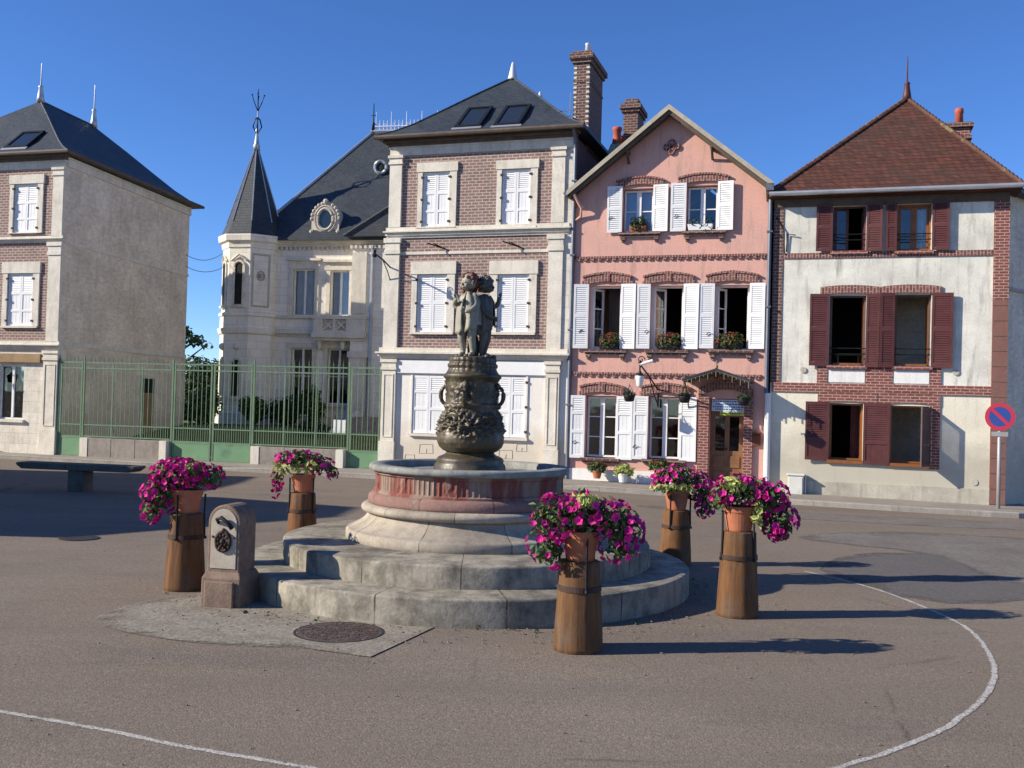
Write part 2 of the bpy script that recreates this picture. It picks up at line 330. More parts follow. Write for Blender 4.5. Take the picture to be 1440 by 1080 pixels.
# ------------------------------------------------------------------ mesh collector
class MB:
    def __init__(s, off=(0, 0, 0)):
        s.v = []; s.f = []; s.off = Vector(off); s.M = None
    def add(s, vs, fs):
        b = len(s.v)
        for p in vs:
            p = Vector(p)
            if s.M is not None: p = s.M @ p
            s.v.append(p - s.off)
        for f in fs: s.f.append([b + i for i in f])
        return s
    def box(s, x0, x1, y0, y1, z0, z1):
        if x0 > x1: x0, x1 = x1, x0
        if y0 > y1: y0, y1 = y1, y0
        if z0 > z1: z0, z1 = z1, z0
        return s.add([(x, y, z) for z in (z0, z1) for y in (y0, y1) for x in (x0, x1)],
                     [(0, 2, 3, 1), (4, 5, 7, 6), (0, 1, 5, 4), (1, 3, 7, 5), (3, 2, 6, 7), (2, 0, 4, 6)])
    def prism_xz(s, pts, y0, y1):
        n = len(pts)
        return s.add([(x, y0, z) for x, z in pts] + [(x, y1, z) for x, z in pts],
                     [tuple(range(n)), tuple(range(2 * n - 1, n - 1, -1))] + [(i, i + n, (i + 1) % n + n, (i + 1) % n) for i in range(n)])
    def prism_xy(s, pts, z0, z1):
        n = len(pts)
        return s.add([(x, y, z0) for x, y in pts] + [(x, y, z1) for x, y in pts],
                     [tuple(range(n - 1, -1, -1)), tuple(range(n, 2 * n))] + [(i, (i + 1) % n, (i + 1) % n + n, i + n) for i in range(n)])
    def frame(s, u0, u1, z0, z1, w, y0, y1, wt=None, wb=None):
        wt = w if wt is None else wt; wb = w if wb is None else wb
        s.box(u0, u0 + w, y0, y1, z0, z1); s.box(u1 - w, u1, y0, y1, z0, z1)
        if wt: s.box(u0 + w, u1 - w, y0, y1, z1 - wt, z1)
        if wb: s.box(u0 + w, u1 - w, y0, y1, z0, z0 + wb)
        return s
    def tube(s, pts, r, n=6, cap=True):
        pts = [Vector(p) for p in pts]; k = len(pts)
        rs = r if isinstance(r, (list, tuple)) else [r] * k
        vs = []; ref = Vector((0, 0, 1))
        for i, p in enumerate(pts):
            d = (pts[min(i + 1, k - 1)] - pts[max(i - 1, 0)]).normalized()
            a = d.cross(ref if abs(d.z) < .95 else Vector((0, 1, 0))).normalized(); b = d.cross(a)
            for j in range(n):
                t = 2 * PI * j / n
                vs.append(p + a * (math.cos(t) * rs[i]) + b * (math.sin(t) * rs[i]))
        fs = [(i * n + j, i * n + (j + 1) % n, (i + 1) * n + (j + 1) % n, (i + 1) * n + j) for i in range(k - 1) for j in range(n)]
        if cap: fs += [tuple(range(n - 1, -1, -1)), tuple(range((k - 1) * n, k * n))]
        return s.add(vs, fs)
    def lathe(s, prof, seg=48, c=(0, 0, 0), fn=None, close=False):
        k = len(prof); vs = []
        for i, (r, z) in enumerate(prof):
            for j in range(seg):
                a = 2 * PI * j / seg; rr = r if fn is None else r + fn(a, r, z)
                vs.append((c[0] + rr * math.cos(a), c[1] + rr * math.sin(a), c[2] + z))
        fs = [(i * seg + j, i * seg + (j + 1) % seg, (i + 1) * seg + (j + 1) % seg, (i + 1) * seg + j) for i in range(k - 1) for j in range(seg)]
        if close: fs += [((k - 1) * seg + j, (k - 1) * seg + (j + 1) % seg, (j + 1) % seg, j) for j in range(seg)]
        else:
            if prof[0][0] > 1e-4: fs.append(tuple(range(seg - 1, -1, -1)))
            if prof[-1][0] > 1e-4: fs.append(tuple(range((k - 1) * seg, k * seg)))
        return s.add(vs, fs)
    def ball(s, c, r, n=10, m=7, sx=1, sy=1, sz=1):
        pr = [(max(1e-5, r * math.sin(PI * i / m)), -r * math.cos(PI * i / m)) for i in range(m + 1)]
        old = s.M; s.M = (old or Matrix()) @ Matrix.Translation(c) @ Matrix.Diagonal((sx, sy, sz, 1)); s.lathe(pr, n); s.M = old
        return s
    def wall(s, u0, u1, z0, top, holes, y0=0., y1=.3, brk=()):
        T = top if callable(top) else (lambda u: top)
        us = sorted({u0, u1, *brk, *[h[0] for h in holes], *[h[1] for h in holes]})
        us = [u for u in us if u0 - 1e-6 <= u <= u1 + 1e-6]
        for a, b in zip(us, us[1:]):
            if b - a < 1e-5: continue
            m = (a + b) / 2
            hs = sorted([(h[2], h[3]) for h in holes if h[0] < m < h[1]])
            lo = (z0, z0)
            for h0, h1 in hs + [(None, None)]:
                hi = (T(a), T(b)) if h0 is None else (h0, h0)
                for y, fl in ((y0, 0), (y1, 1)):
                    q = [(a, y, lo[0]), (b, y, lo[1]), (b, y, hi[1]), (a, y, hi[0])]
                    s.add(q, [(3, 2, 1, 0) if fl else (0, 1, 2, 3)])
                if h0 is None: break
                lo = (h1, h1)
            s.add([(a, y0, T(a)), (b, y0, T(b)), (b, y1, T(b)), (a, y1, T(a))], [(0, 1, 2, 3)])
        for u, fl in ((u0, 0), (u1, 1)):
            s.add([(u, y0, z0), (u, y1, z0), (u, y1, T(u)), (u, y0, T(u))], [(3, 2, 1, 0) if fl == 0 else (0, 1, 2, 3)])
        for a, b, c, d in holes:
            s.add([(a, y0, c), (b, y0, c), (b, y0, d), (a, y0, d), (a, y1, c), (b, y1, c), (b, y1, d), (a, y1, d)],
                  [(0, 4, 5, 1), (1, 5, 6, 2), (2, 6, 7, 3), (3, 7, 4, 0)])
        return s
    def mesh(s, name, smooth=False, fix=True):
        me = bpy.data.meshes.new(name); me.from_pydata(s.v, [], s.f)
        if fix:
            bm = bmesh.new(); bm.from_mesh(me); bmesh.ops.recalc_face_normals(bm, faces=bm.faces); bm.to_mesh(me); bm.free()
        if smooth: me.shade_smooth()
        return me
    def build(s, name, mat, parent=None, smooth=False, fix=True, bevel=0., label=None):
        o = bpy.data.objects.new(name, s.mesh(name, smooth, fix)); COL.objects.link(o)
        o.data.materials.append(M[mat] if isinstance(mat, str) else mat)
        if parent is not None: o.parent = parent
        if bevel:
            b = o.modifiers.new('bevel', 'BEVEL'); b.width = bevel; b.segments = 2; b.limit_method = 'ANGLE'
        if label: o['label'] = label
        return o

def thing(name, label, cat, loc=(0, 0, 0), rz=0., group=None):
    o = bpy.data.objects.new(name, None); COL.objects.link(o)
    o.location = loc; o.rotation_euler = (0, 0, rz); o.empty_display_size = .2
    return tag(o, label, cat, group)
def tag(o, label, cat, group=None):
    o['label'] = label; o['category'] = cat
    if group: o['group'] = group
    return o
def struct(o, kind='structure'):
    o['kind'] = kind; return o
def copy_tree(o, parent=None):
    c = o.copy(); COL.objects.link(c); c.parent = parent
    for ch in o.children: copy_tree(ch, c)
    return c

# ------------------------------------------------------------------ ground
def sstep(a, b, x):
    t = max(0., min(1., (x - a) / (b - a))); return t * t * (3 - 2 * t)
def gz(x, y): return -sstep(14, 25, y) * (.09 + .013 * max(0., min(14., x - 2)))

class Frame:      # the line of house fronts: u runs right along it, v goes into the houses
    def __init__(s, ox, oy, slope):
        l = math.hypot(1, slope); s.o = (ox, oy); s.d = (1 / l, slope / l); s.n = (-slope / l, 1 / l); s.rz = math.atan(slope)
    def w(s, u, v): return (s.o[0] + u * s.d[0] + v * s.n[0], s.o[1] + u * s.d[1] + v * s.n[1])
ST = Frame(-3.56, 28.5, -.32)
LF = Frame(-14.05, 31.1, -.29)
CH = Frame(-9.5, 42., -.2)

class House:
    def __init__(s, name, label, cat, fr, u0, z=0.):
        x, y = fr.w(u0, 0); s.fr = fr; s.u0 = u0; s.z = z
        s.o = thing(name, label, cat, (x, y, z), fr.rz)
    def mb(s): return MB((s.u0, 0, s.z))
    def part(s, name, mb, mat, parent=None, **k): return mb.build(name, mat, parent or s.o, **k)

def grid_sheet(xs, ys, z):
    mb = MB(); nx = len(xs)
    mb.add([(x, y, z(x, y)) for y in ys for x in xs],
           [(j * nx + i, j * nx + i + 1, (j + 1) * nx + i + 1, (j + 1) * nx + i) for j in range(len(ys) - 1) for i in range(nx - 1)])
    return mb
xs = [-900, -300, -100, -50, -35] + [-30 + i for i in range(61)] + [35, 50, 100, 300, 900]
ys = [-300, -100, -40, -20, -10] + [-5 + i for i in range(56)] + [60, 80, 120, 300, 1500]
struct(grid_sheet(xs, ys, gz).build('ground', 'asphalt', smooth=True))

def ground_poly(name, pts, mat, dz, crisp=()):
    """a thin worn sheet on the ground; its 'wear' value falls to 0 at the rim, where the paint or tar has gone"""
    mb = MB(); c = (sum(p[0] for p in pts) / len(pts), sum(p[1] for p in pts) / len(pts))
    n = len(pts); rings = 8; vs = [(c[0], c[1], gz(*c) + dz)]; wr = [1.]
    for r in range(1, rings + 1):
        for i, p in enumerate(pts):
            x = c[0] + (p[0] - c[0]) * r / rings; y = c[1] + (p[1] - c[1]) * r / rings; vs.append((x, y, gz(x, y) + dz)); wr.append(1. if i in crisp else 1 - r / rings)
    fs = [(0, 1 + i, 1 + (i + 1) % n) for i in range(n)]
    for r in range(rings - 1):
        fs += [(1 + r * n + i, 1 + (r + 1) * n + i, 1 + (r + 1) * n + (i + 1) % n, 1 + r * n + (i + 1) % n) for i in range(n)]
    mb.add(vs, fs); o = mb.build(name, mat); at_ = o.data.attributes.new('wear', 'FLOAT', 'POINT')
    for i, k in enumerate(wr): at_.data[i].value = k
    return struct(o)
def smooth_poly(pts, k=4, jit=0., closed=True):
    out = []; n = len(pts); P = lambda i: Vector((*pts[i % n if closed else max(0, min(n - 1, i))], 0))
    for i in range(n if closed else n - 1):
        for j in range(k):
            t = j / k; a, b, c, d = P(i - 1), P(i), P(i + 1), P(i + 2)
            q = .5 * (2 * b + (c - a) * t + (2 * a - 5 * b + 4 * c - d) * t * t + (3 * b - a - 3 * c + d) * t ** 3)
            out.append((q.x + R.uniform(-jit, jit), q.y + R.uniform(-jit, jit)))
    if not closed: out.append(tuple(pts[-1]))
    return out
ground_poly('grey_patch', smooth_poly([(4.0, 12.9), (5.4, 14.6), (7.4, 14.1), (6.8, 11.9), (4.7, 10.8)], 4, .05), 'patch', .002)
ground_poly('pale_patch', smooth_poly([(4.6, 16.2), (7.5, 17.6), (10.5, 15.4), (8.2, 12.8), (6.0, 12.2), (6.2, 14.4)], 4, .08), 'pale_patch', .0045)
ground_poly('pale_patch', smooth_poly([(3.2, 21.5), (9.0, 20.6), (12.5, 19.4), (12.0, 18.2), (7.0, 19.0), (3.5, 20.4)], 4, .08), 'pale_patch', .003)
ground_poly('worn_apron', [(-.62, 8.95), (-.83, 8.39), (-1.04, 7.84)] + smooth_poly([(-1.04, 7.84), (-1.6, 8.05), (-2.3, 8.1), (-2.9, 8.3), (-3.6, 8.8), (-3.5, 9.6), (-3.2, 10.1), (-2.8, 10.15), (-2.2, 10.0), (-1.3, 9.6), (-.62, 8.95)], 3, .012, False)[1:-1], 'slab', .008, (0, 1, 2))
arc = smooth_poly([(-5.2, 7.4), (-4.4, 6.9), (-3.13, 6.29), (-2.49, 6.05), (-1.85, 5.77), (-1.06, 5.48), (-.53, 5.26), (.1, 5.15), (1.09, 5.3), (1.9, 5.71), (2.62, 6.27), (3.03, 6.7), (3.44, 7.23), (3.86, 7.94), (4.18, 8.79), (4.38, 9.65), (4.35, 10.67), (4.18, 11.68), (3.74, 12.69)], 5, .006, False)
mb = MB(); vs = []
for i, p in enumerate(arc):
    a = Vector(arc[max(0, i - 1)]); b = Vector(arc[min(len(arc) - 1, i + 1)]); d = (b - a).normalized(); nn = Vector((-d.y, d.x))
    for k in (-1, 0, 1): vs.append((p[0] + nn.x * .025 * k, p[1] + nn.y * .025 * k, .0035 + gz(*p)))
mb.add(vs, [(3 * i + k, 3 * i + k + 1, 3 * i + k + 4, 3 * i + k + 3) for i in range(len(arc) - 1) for k in (0, 1)])
pl_ = struct(mb.build('painted_line', 'chalk')); wa = pl_.data.attributes.new('wear', 'FLOAT', 'POINT')
for i in range(len(vs)): wa.data[i].value = .30 if i % 3 == 1 else 0.

# pavement with kerb along the house fronts
mb = MB(); kb = MB(); N = 90; rows = []
for i in range(N + 1):
    u = -34 + 50.5 * i / N
    wd = 1.75 + .35 * max(0, min(1, (u - 6) / 8))
    if u > 15.6: wd -= .5 * (u - 15.6) ** 2
    row = []
    for v, dz in ((1.2, .14), (-wd + .16, .12)):
        x, y = ST.w(u, v); row.append((x, y, gz(x, y) + dz))
    x, y = ST.w(u, -wd); g = gz(x, y)
    drop = .07 * max(0, 1 - abs(u - 5.3) / 1.0) + .07 * max(0, 1 - abs(u + 4.4) / 1.3)
    xi, yi = ST.w(u, -wd + .16); gi = gz(xi, yi)
    rows.append((row, [(xi, yi, gi - .1), (xi, yi, gi + .125 - drop * .3), (x + (xi - x) * .15, y + (yi - y) * .15, g + .125 - drop), (x, y, g + .105 - drop), (x, y, g - .1)]))
mb.add([p for r in rows for p in r[0]], [(2 * i, 2 * i + 2, 2 * i + 3, 2 * i + 1) for i in range(N)])
struct(mb.build('pavement', 'pavement', smooth=False))
kb.add([p for r in rows for p in r[1]], [(5 * i + k, 5 * i + 5 + k, 5 * i + 6 + k, 5 * i + 1 + k) for i in range(N) for k in range(4)])
struct(kb.build('kerb', 'kerb'))

# garden ground behind the railings
mb = MB()
pts = [LF.w(.0, .35), ST.w(.05, .35), CH.w(6, -.2), CH.w(-12, -.2), (-22, 46), (-13.0, 40)]
def lawn_z(x, y): return .1 + .75 * sstep(31, 40, y)
gx = [-30 + 1.0 * i for i in range(34)]
struct(grid_sheet(gx, [28.6 + .8 * i for i in range(32)], lambda x, y: -.3 if (y - 31.3) < (-.244 * (x + 14.05)) - .1 else lawn_z(x, y)).build('lawn', 'lawn', smooth=True))

# ------------------------------------------------------------------ building kit
def shutter(mb, u0, u1, z0, z1, y, style='full', t=.035, st=.055):
    """louvred leaf, front face at y - t"""
    mb.box(u0, u0 + st, y - t, y, z0, z1); mb.box(u1 - st, u1, y - t, y, z0, z1)
    H = z1 - z0
    cuts = {'full': [(0, .05, 'r'), (.05, .48, 'l'), (.48, .54, 'r'), (.54, .95, 'l'), (.95, 1, 'r')],
            'top': [(0, .05, 'r'), (.05, .40, 'p'), (.40, .45, 'r'), (.45, .70, 'p'), (.70, .74, 'r'), (.74, .955, 'l'), (.955, 1, 'r')],
            'half': [(0, .05, 'r'), (.05, .27, 'p'), (.27, .31, 'r'), (.31, .60, 'p'), (.60, .65, 'r'), (.65, .95, 'l'), (.95, 1, 'r')],
            'three': [(0, .06, 'r'), (.06, .33, 'p'), (.33, .37, 'r'), (.37, .94, 'l'), (.94, 1, 'r')]}[style]
    a, b = u0 + st, u1 - st
    for c0, c1, k in cuts:
        p, q = z0 + c0 * H, z0 + c1 * H
        if k == 'r': mb.box(a, b, y - t, y, p, q)
        elif k == 'p':
            mb.box(a, b, y - t * .55, y - .002, p, q)
            if b - a > .15:
                n = 3 if b - a < .4 else 4
                for i in range(1, n):
                    x = a + (b - a) * i / n; mb.box(x - .004, x + .004, y - t * .62, y - t * .55, p + .01, q - .01)
        else:
            n = max(2, int((q - p) / .052)); h = (q - p) / n
            for i in range(n):
                zz = p + i * h
                mb.add([(a, y - t * .9, zz + h * .05), (b, y - t * .9, zz + h * .05), (b, y - t * .4, zz + h * .92), (a, y - t * .4, zz + h * .92),
                        (a, y - t * .9, zz + h * .25), (b, y - t * .9, zz + h * .25), (b, y - t * .4, zz + h * 1.12), (a, y - t * .4, zz + h * 1.12)],
                       [(0, 1, 2, 3), (7, 6, 5, 4), (0, 4, 5, 1), (3, 2, 6, 7), (0, 3, 7, 4), (1, 5, 6, 2)])
    return mb
def open_shutter(H, a, b, z0, z1, y, style, mid):
    mb = H.mb(); h = b if (a + b) / 2 < mid else a; th = R.uniform(.02, .15) * (1 if h == b else -1)
    mb.M = Matrix.Translation((h, y, (z0 + z1) / 2)) @ Matrix.Rotation(th, 4, 'Z') @ Matrix.Rotation(R.uniform(-.006, .006), 4, 'Y') @ Matrix.Translation((-h, -y, -(z0 + z1) / 2))
    return shutter(mb, a, b, z0, z1, y, style)
def hinges(H, u, z0, z1, y, par, s=.035):
    for k in (.1, .5, .9):
        z = z0 + (z1 - z0) * k; H.part('hinge', H.mb().box(u - s, u + s, y - .02, y + .01, z - .03, z + .03), 'rust_iron', par)

def casement(H, u0, u1, z0, z1, y=.16, mat='white_frame', rows=3, cols=2, name='window', w=.05, glass=True, mull=.08):
    fr = H.mb(); fr.frame(u0, u1, z0, z1, w, y, y + .06)
    n = cols
    for i in range(1, n):
        x = u0 + (u1 - u0) * i / n; fr.box(x - mull / 2, x + mull / 2, y - .012, y + .06, z0 + w, z1 - w)
    for k in range(1, rows):
        z = z0 + (z1 - z0) * k / rows
        for i in range(n):
            a = u0 + (u1 - u0) * i / n + (w if i == 0 else mull / 2); b = u0 + (u1 - u0) * (i + 1) / n - (w if i == n - 1 else mull / 2)
            fr.box(a, b, y + .012, y + .05, z - .014, z + .014)
    f = H.part(name, fr, mat)
    if glass: H.part('pane', H.mb().box(u0 + w * .6, u1 - w * .6, y + .028, y + .034, z0 + w * .6, z1 - w * .6), 'glass', f)
    return f

def arch_pts(u0, u1, z0, rise, h, n=8):
    c = (u0 + u1) / 2; w = (u1 - u0) / 2
    lo = [(u0 + (u1 - u0) * i / n, z0 + rise * (1 - ((u0 + (u1 - u0) * i / n - c) / w) ** 2)) for i in range(n + 1)]
    hi = [(x, z + h) for x, z in lo]
    return lo + hi[::-1]

def hip_roof(mb, eave, apexes, th=.09, flare=0.):
    """eave: list of (u,v,z) ccw from front-left; apexes: front, rear; flare: how far the slopes sag to a bell-cast eave"""
    a, b = apexes; ap = (a, a, b, b); E_ = [Vector(p) for p in eave]
    ms = [[e.lerp(Vector(p), f) - Vector((0, 0, flare * k)) for e, p in zip(E_, ap)] for f, k in ((.12, .7), (.26, 1.), (.45, .75), (.7, .3))] if flare else []
    rings = [E_] + ms; vs = [tuple(p) for r_ in rings for p in r_]; n = len(rings); A = 4 * n; B_ = A + 1; vs += [a, b]
    fs = [(4 * k + i, 4 * k + (i + 1) % 4, 4 * k + 4 + (i + 1) % 4, 4 * k + 4 + i) for k in range(n - 1) for i in range(4)]
    t = 4 * (n - 1); fs += [(t, t + 1, A), (t + 1, t + 2, B_, A), (t + 2, t + 3, B_), (t + 3, t, A, B_)]
    d = len(vs); vs += [(x, y, z - th) for x, y, z in eave]
    fs += [(i, d + i, d + (i + 1) % 4, (i + 1) % 4) for i in range(4)] + [(d, d + 3, d + 2, d + 1)]
    mb.add(vs, fs); return mb
def hip_pts(e, a, flare, dz=.0): e, a = Vector(e), Vector(a); return [e + Vector((0, 0, dz))] + [e.lerp(a, f) - Vector((0, 0, flare * k - dz)) for f, k in ((.12, .7), (.26, 1.), (.45, .75), (.7, .3))] + [a + Vector((0, 0, dz))]
def ridge_line(mb, pts, r=.05): return mb.tube(pts, r, 6)
def finial(H, name, u, v, z, h, r, mat, ball=None):
    mb = H.mb(); mb.lathe([(r, 0), (r * .8, h * .14), (r * .5, h * .36), (r * .6, h * .38), (r * .6, h * .41), (r * .18, h * .44), (r * .09, h), (.004, h * 1.02)] if h > .8 else [(r, 0), (r * .9, h * .1), (r * .25, h * .95), (.004, h)], 10, (u, v, z))
    return H.part(name, mb, mat, smooth=True)

def skylight(H, u0, u1, v0, v1, zf, sl):
    f = H.mb(); th = .07
    def P(u, v, d): return (u, v - sl * d / math.hypot(1, sl), zf(v) + d / math.hypot(1, sl))
    def slab(a, b, c, d, lo, hi): f_ = [P(a, c, lo), P(b, c, lo), P(b, d, lo), P(a, d, lo), P(a, c, hi), P(b, c, hi), P(b, d, hi), P(a, d, hi)]; return f_
    F = [(0, 3, 2, 1), (4, 5, 6, 7), (0, 1, 5, 4), (1, 2, 6, 5), (2, 3, 7, 6), (3, 0, 4, 7)]
    w = .09
    for q in ((u0, u0 + w, v0, v1), (u1 - w, u1, v0, v1), (u0 + w, u1 - w, v0, v0 + w * .8), (u0 + w, u1 - w, v1 - w * .8, v1)):
        f.add(slab(*q, -.03, th), F)
    s = H.part('skylight', f, 'iron')
    g = H.mb(); g.add(slab(u0 + w, u1 - w, v0 + w * .8, v1 - w * .8, 0, th * .6), F); H.part('pane', g, 'skyglass', s)
    fl = H.mb(); fl.add(slab(u0 - .06, u1 + .06, v0 - .1, v0 - .005, -.02, .045), F); H.part('flashing', fl, 'zinc', s)
    return s

def closed_window(H, s0, s1, z0, z1, h0, h1, k0, k1, style='half', smat='limestone', shmat='white', head=.2, proud=.05, keep=True):
    """stone surround (s..) with two closed louvred leaves (h0..h1, k0..k1)"""
    mb = H.mb()
    mb.box(s0, h0, -proud, .1, z0, k1); mb.box(h1, s1, -proud, .1, z0, k1); mb.box(s0 - .03, s1 + .03, -proud - .02, .1, k1, z1)
    mb.box(s0 - .0, s1 + .0, -proud - .05, .1, k0 - .1 if k0 - .1 > z0 else z0, k0)
    w = H.part('window', mb, smat)
    m = (h0 + h1) / 2
    for a, b, hu in ((h0 + .008, m - .004, h0), (m + .004, h1 - .008, h1)):
        s = H.mb(); shutter(s, a, b, k0 + .01, k1 - .01, .045, style); sh = H.part('shutter', s, shmat, w)
        hinges(H, hu, k0, k1, -proud, w)
    return w

def shell(H, u0, u1, v0, v1, z0, z1, mat_r, mat_l=None, t=.3, floors=(), partition=None, mat_b=None):
    """side and back walls, floors"""
    H.part('side_wall', H.mb().box(u1 - t, u1, v0, v1, z0, z1), mat_r)
    H.part('side_wall', H.mb().box(u0, u0 + t, v0, v1, z0, z1), mat_l or mat_r)
    H.part('rear_wall', H.mb().box(u0 + t, u1 - t, v1 - t, v1, z0, z1), mat_b or mat_r)
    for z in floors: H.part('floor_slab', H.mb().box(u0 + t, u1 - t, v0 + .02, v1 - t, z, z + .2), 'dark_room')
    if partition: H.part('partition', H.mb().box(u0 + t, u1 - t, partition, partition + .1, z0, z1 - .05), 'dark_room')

def pilaster(H, u0, u1, z0, z1, y=-.08, cap=.25, panel=False, base=0., mat='limestone'):
    mb = H.mb(); mb.box(u0, u1, y, .0, z0 + base, z1 - cap)
    if cap:
        mb.box(u0 - .03, u1 + .03, y - .035, 0, z1 - cap, z1 - cap * .72); mb.box(u0 - .01, u1 + .01, y - .015, 0, z1 - cap * .72, z1 - cap * .3)
        mb.box(u0 - .045, u1 + .045, y - .05, 0, z1 - cap * .3, z1)
    if base: mb.box(u0 - .03, u1 + .03, y - .04, 0, z0, z0 + base)
    if panel:
        a, b = z0 + base + .12, z1 - cap - .12
        mb.box(u0 + .06, u0 + .085, y - .018, y, a, b); mb.box(u1 - .085, u1 - .06, y - .018, y, a, b)
        mb.box(u0 + .085, u1 - .085, y - .018, y, a, a + .025); mb.box(u0 + .085, u1 - .085, y - .018, y, b - .025, b)
    return H.part('pilaster', mb, mat)

def course(H, u0, u1, z0, z1, steps, name='string_course', mat='limestone', back=0.):
    """steps: [(fraction_bottom, fraction_top, projection)]"""
    mb = H.mb(); h = z1 - z0
    for a, b, p in steps: mb.box(u0 - p * .6, u1 + p * .6, -p, back, z0 + a * h, z0 + b * h)
    return H.part(name, mb, mat)
CORN = [(0, .22, .05), (.22, .5, .10), (.5, .62, .17), (.62, 1, .08)]

# ------------------------------------------------------------------ brick house behind the fountain
B = House('brick_house', 'brick and stone house with two skylights and closed white shutters behind the fountain', 'house', ST, 0)
wins = [(.94, 1.76, 6.89, 8.45), (3.29, 4.12, 6.85, 8.43), (.86, 1.77, 3.94, 5.57), (3.25, 4.15, 3.95, 5.54)]
B.part('brick_wall', B.mb().wall(-.05, 5.3, 3.2, 9.1, wins, 0, .3), 'brick_pale')
gw = [(.81, 1.79, 1.10, 2.74), (3.27, 4.14, 1.08, 2.76)]
B.part('shopfront_wall', B.mb().wall(-.05, 5.3, -.4, 3.2, gw, .02, .3), 'shopfront')
shell(B, -.05, 5.3, .3, 8.3, -.4, 9.3, 'brick_dark', 'sidewall', floors=(3.1, 6.6))
closed_window(B, .80, 1.97, 6.86, 8.71, *wins[0]); closed_window(B, 3.15, 4.32, 6.80, 8.67, *wins[1])
closed_window(B, .70, 2.0, 3.88, 5.92, *wins[2], style='full'); closed_window(B, 3.04, 4.37, 3.88, 5.91, *wins[3], style='full')
for h in gw:
    f = B.mb(); f.box(h[0] - .08, h[1] + .08, -.07, .08, h[2] - .07, h[2]); f.box(h[0] - .05, h[0], -.012, .08, h[2], h[3]); f.box(h[1], h[1] + .05, -.012, .08, h[2], h[3])
    w = B.part('window', f, 'shopfront'); m = (h[0] + h[1]) / 2
    for a, b in ((h[0] + .006, m - .004), (m + .004, h[1] - .006)):
        B.part('shutter', shutter(B.mb(), a, b, h[2] + .01, h[3] - .01, .05, 'top'), 'white', w)
    hinges(B, h[1] + .02, h[2], h[3], -.01, w)
pilaster(B, -.06, .31, 6.91, 8.95); pilaster(B, 4.73, 5.09, 6.91, 8.95)
B.part('corner_stones', B.mb().box(5.09, 5.31, -.03, .05, 3.5, 8.95), 'limestone_block')
pilaster(B, -.12, .31, 3.5, 6.6, cap=.45); pilaster(B, 4.69, 5.09, 3.5, 6.6, cap=.45)
B.part('band', B.mb().box(.31, 4.69, -.03, .02, 6.13, 6.21), 'limestone')
course(B, -.08, 5.2, 6.6, 6.9, CORN); course(B, -.16, 5.24, 3.19, 3.5, [(0, .2, .06), (.2, .45, .14), (.45, .6, .22), (.6, 1, .10)])
course(B, -.05, 5.31, 8.95, 9.2, [(0, .8, .05), (.8, 1, .09)], 'frieze')
course(B, -.08, 5.33, 9.2, 9.40, [(0, .4, .14), (.4, 1, .24)], 'cornice', 'eaves')
B.part('sign_fascia', B.mb().box(.31, 4.69, -.045, .03, 2.79, 3.15), 'white')
pilaster(B, -.12, .30, -.3, 3.17, y=-.07, cap=.3, panel=True, base=1.15); pilaster(B, 4.70, 5.08, -.3, 3.17, y=-.07, cap=.3, panel=True, base=1.1)
sl = (11.85 - 9.47) / (2.65 + .36); zf = lambda v: 9.38 + sl * (v + .36)
r = hip_roof(B.mb(), [(-.38, -.36, 9.47), (5.66, -.36, 9.47), (5.66, 8.6, 9.47), (-.38, 8.6, 9.47)], [(2.64, 2.65, 11.85), (2.64, 5.6, 11.85)], flare=.13)
rf = B.part('roof', r, 'slate')
hp = B.mb()
for p in ((-.38, -.36, 9.47), (5.66, -.36, 9.47)): ridge_line(hp, hip_pts(p, (2.64, 2.65, 11.87), .13), .03)
ridge_line(hp, [(2.64, 2.65, 11.87), (2.64, 5.6, 11.87)], .05); B.part('hip_capping', hp, 'slate', rf)
g = B.mb(); g.tube([(-.4, -.42, 9.40), (5.66, -.42, 9.40)], .065, 8); B.part('gutter', g, 'eaves')
finial(B, 'roof_finial', 2.64, 2.65, 11.8, .55, .16, 'zinc_pale')
finial(B, 'roof_finial', 2.64, 5.6, 11.8, .55, .16, 'zinc_pale')
skylight(B, 1.86, 2.62, -.06, 1.03, zf, sl); skylight(B, 3.02, 3.78, -.08, 1.0, zf, sl)
c = B.part('chimney', B.mb().box(4.86, 5.3, 1.5, 3.2, 9.2, 11.75).box(4.84, 5.32, 1.48, 3.22, 11.2, 11.26), 'brick_dark')
cc = B.mb()
for z0, z1, p in ((11.75, 11.85, .06), (11.85, 12.0, .12), (12.0, 12.08, .05)): cc.box(4.86 - p, 5.3 + p, 1.5 - p, 3.2 + p, z0, z1)
B.part('chimney_cap', cc, 'brick_dark', c)
q = B.mb()
for k in range(26):
    z = 9.9 + k * .07
    if k % 2 == 0: q.box(4.853, 4.94, 1.493, 1.6, z, z + .06); q.box(5.22, 5.307, 1.493, 1.6, z, z + .06)
B.part('chimney_quoins', q, 'limestone', c)
B.part('chimney_pot', B.mb().lathe([(.09, 0), (.075, .28), (.09, .30), (.06, .32)], 12, (5.17, 1.8, 12.08)), 'zinc_pale', c, smooth=True)
a = B.mb(); a.tube([(4.78, 1.46, 9.7), (4.78, 1.46, 10.9)], .012, 5); a.tube([(4.2, 1.46, 10.35), (4.9, 1.46, 10.42)], .009, 5)
for k in range(5): x = 4.25 + k * .13; a.tube([(x, 1.3, 10.36 + k * .012), (x, 1.62, 10.36 + k * .012)], .006, 4)
B.part('aerial', a, 'pole')
d = B.mb(); d.tube([(5.36, -.32, 9.38), (5.36, -.12, 9.15), (5.36, -.06, 8.9), (5.36, -.06, .05)], .05, 8)
for z in (8, 6, 4, 2): d.box(5.29, 5.43, -.12, 0, z, z + .04)
B.part('drainpipe', d, 'pipe')
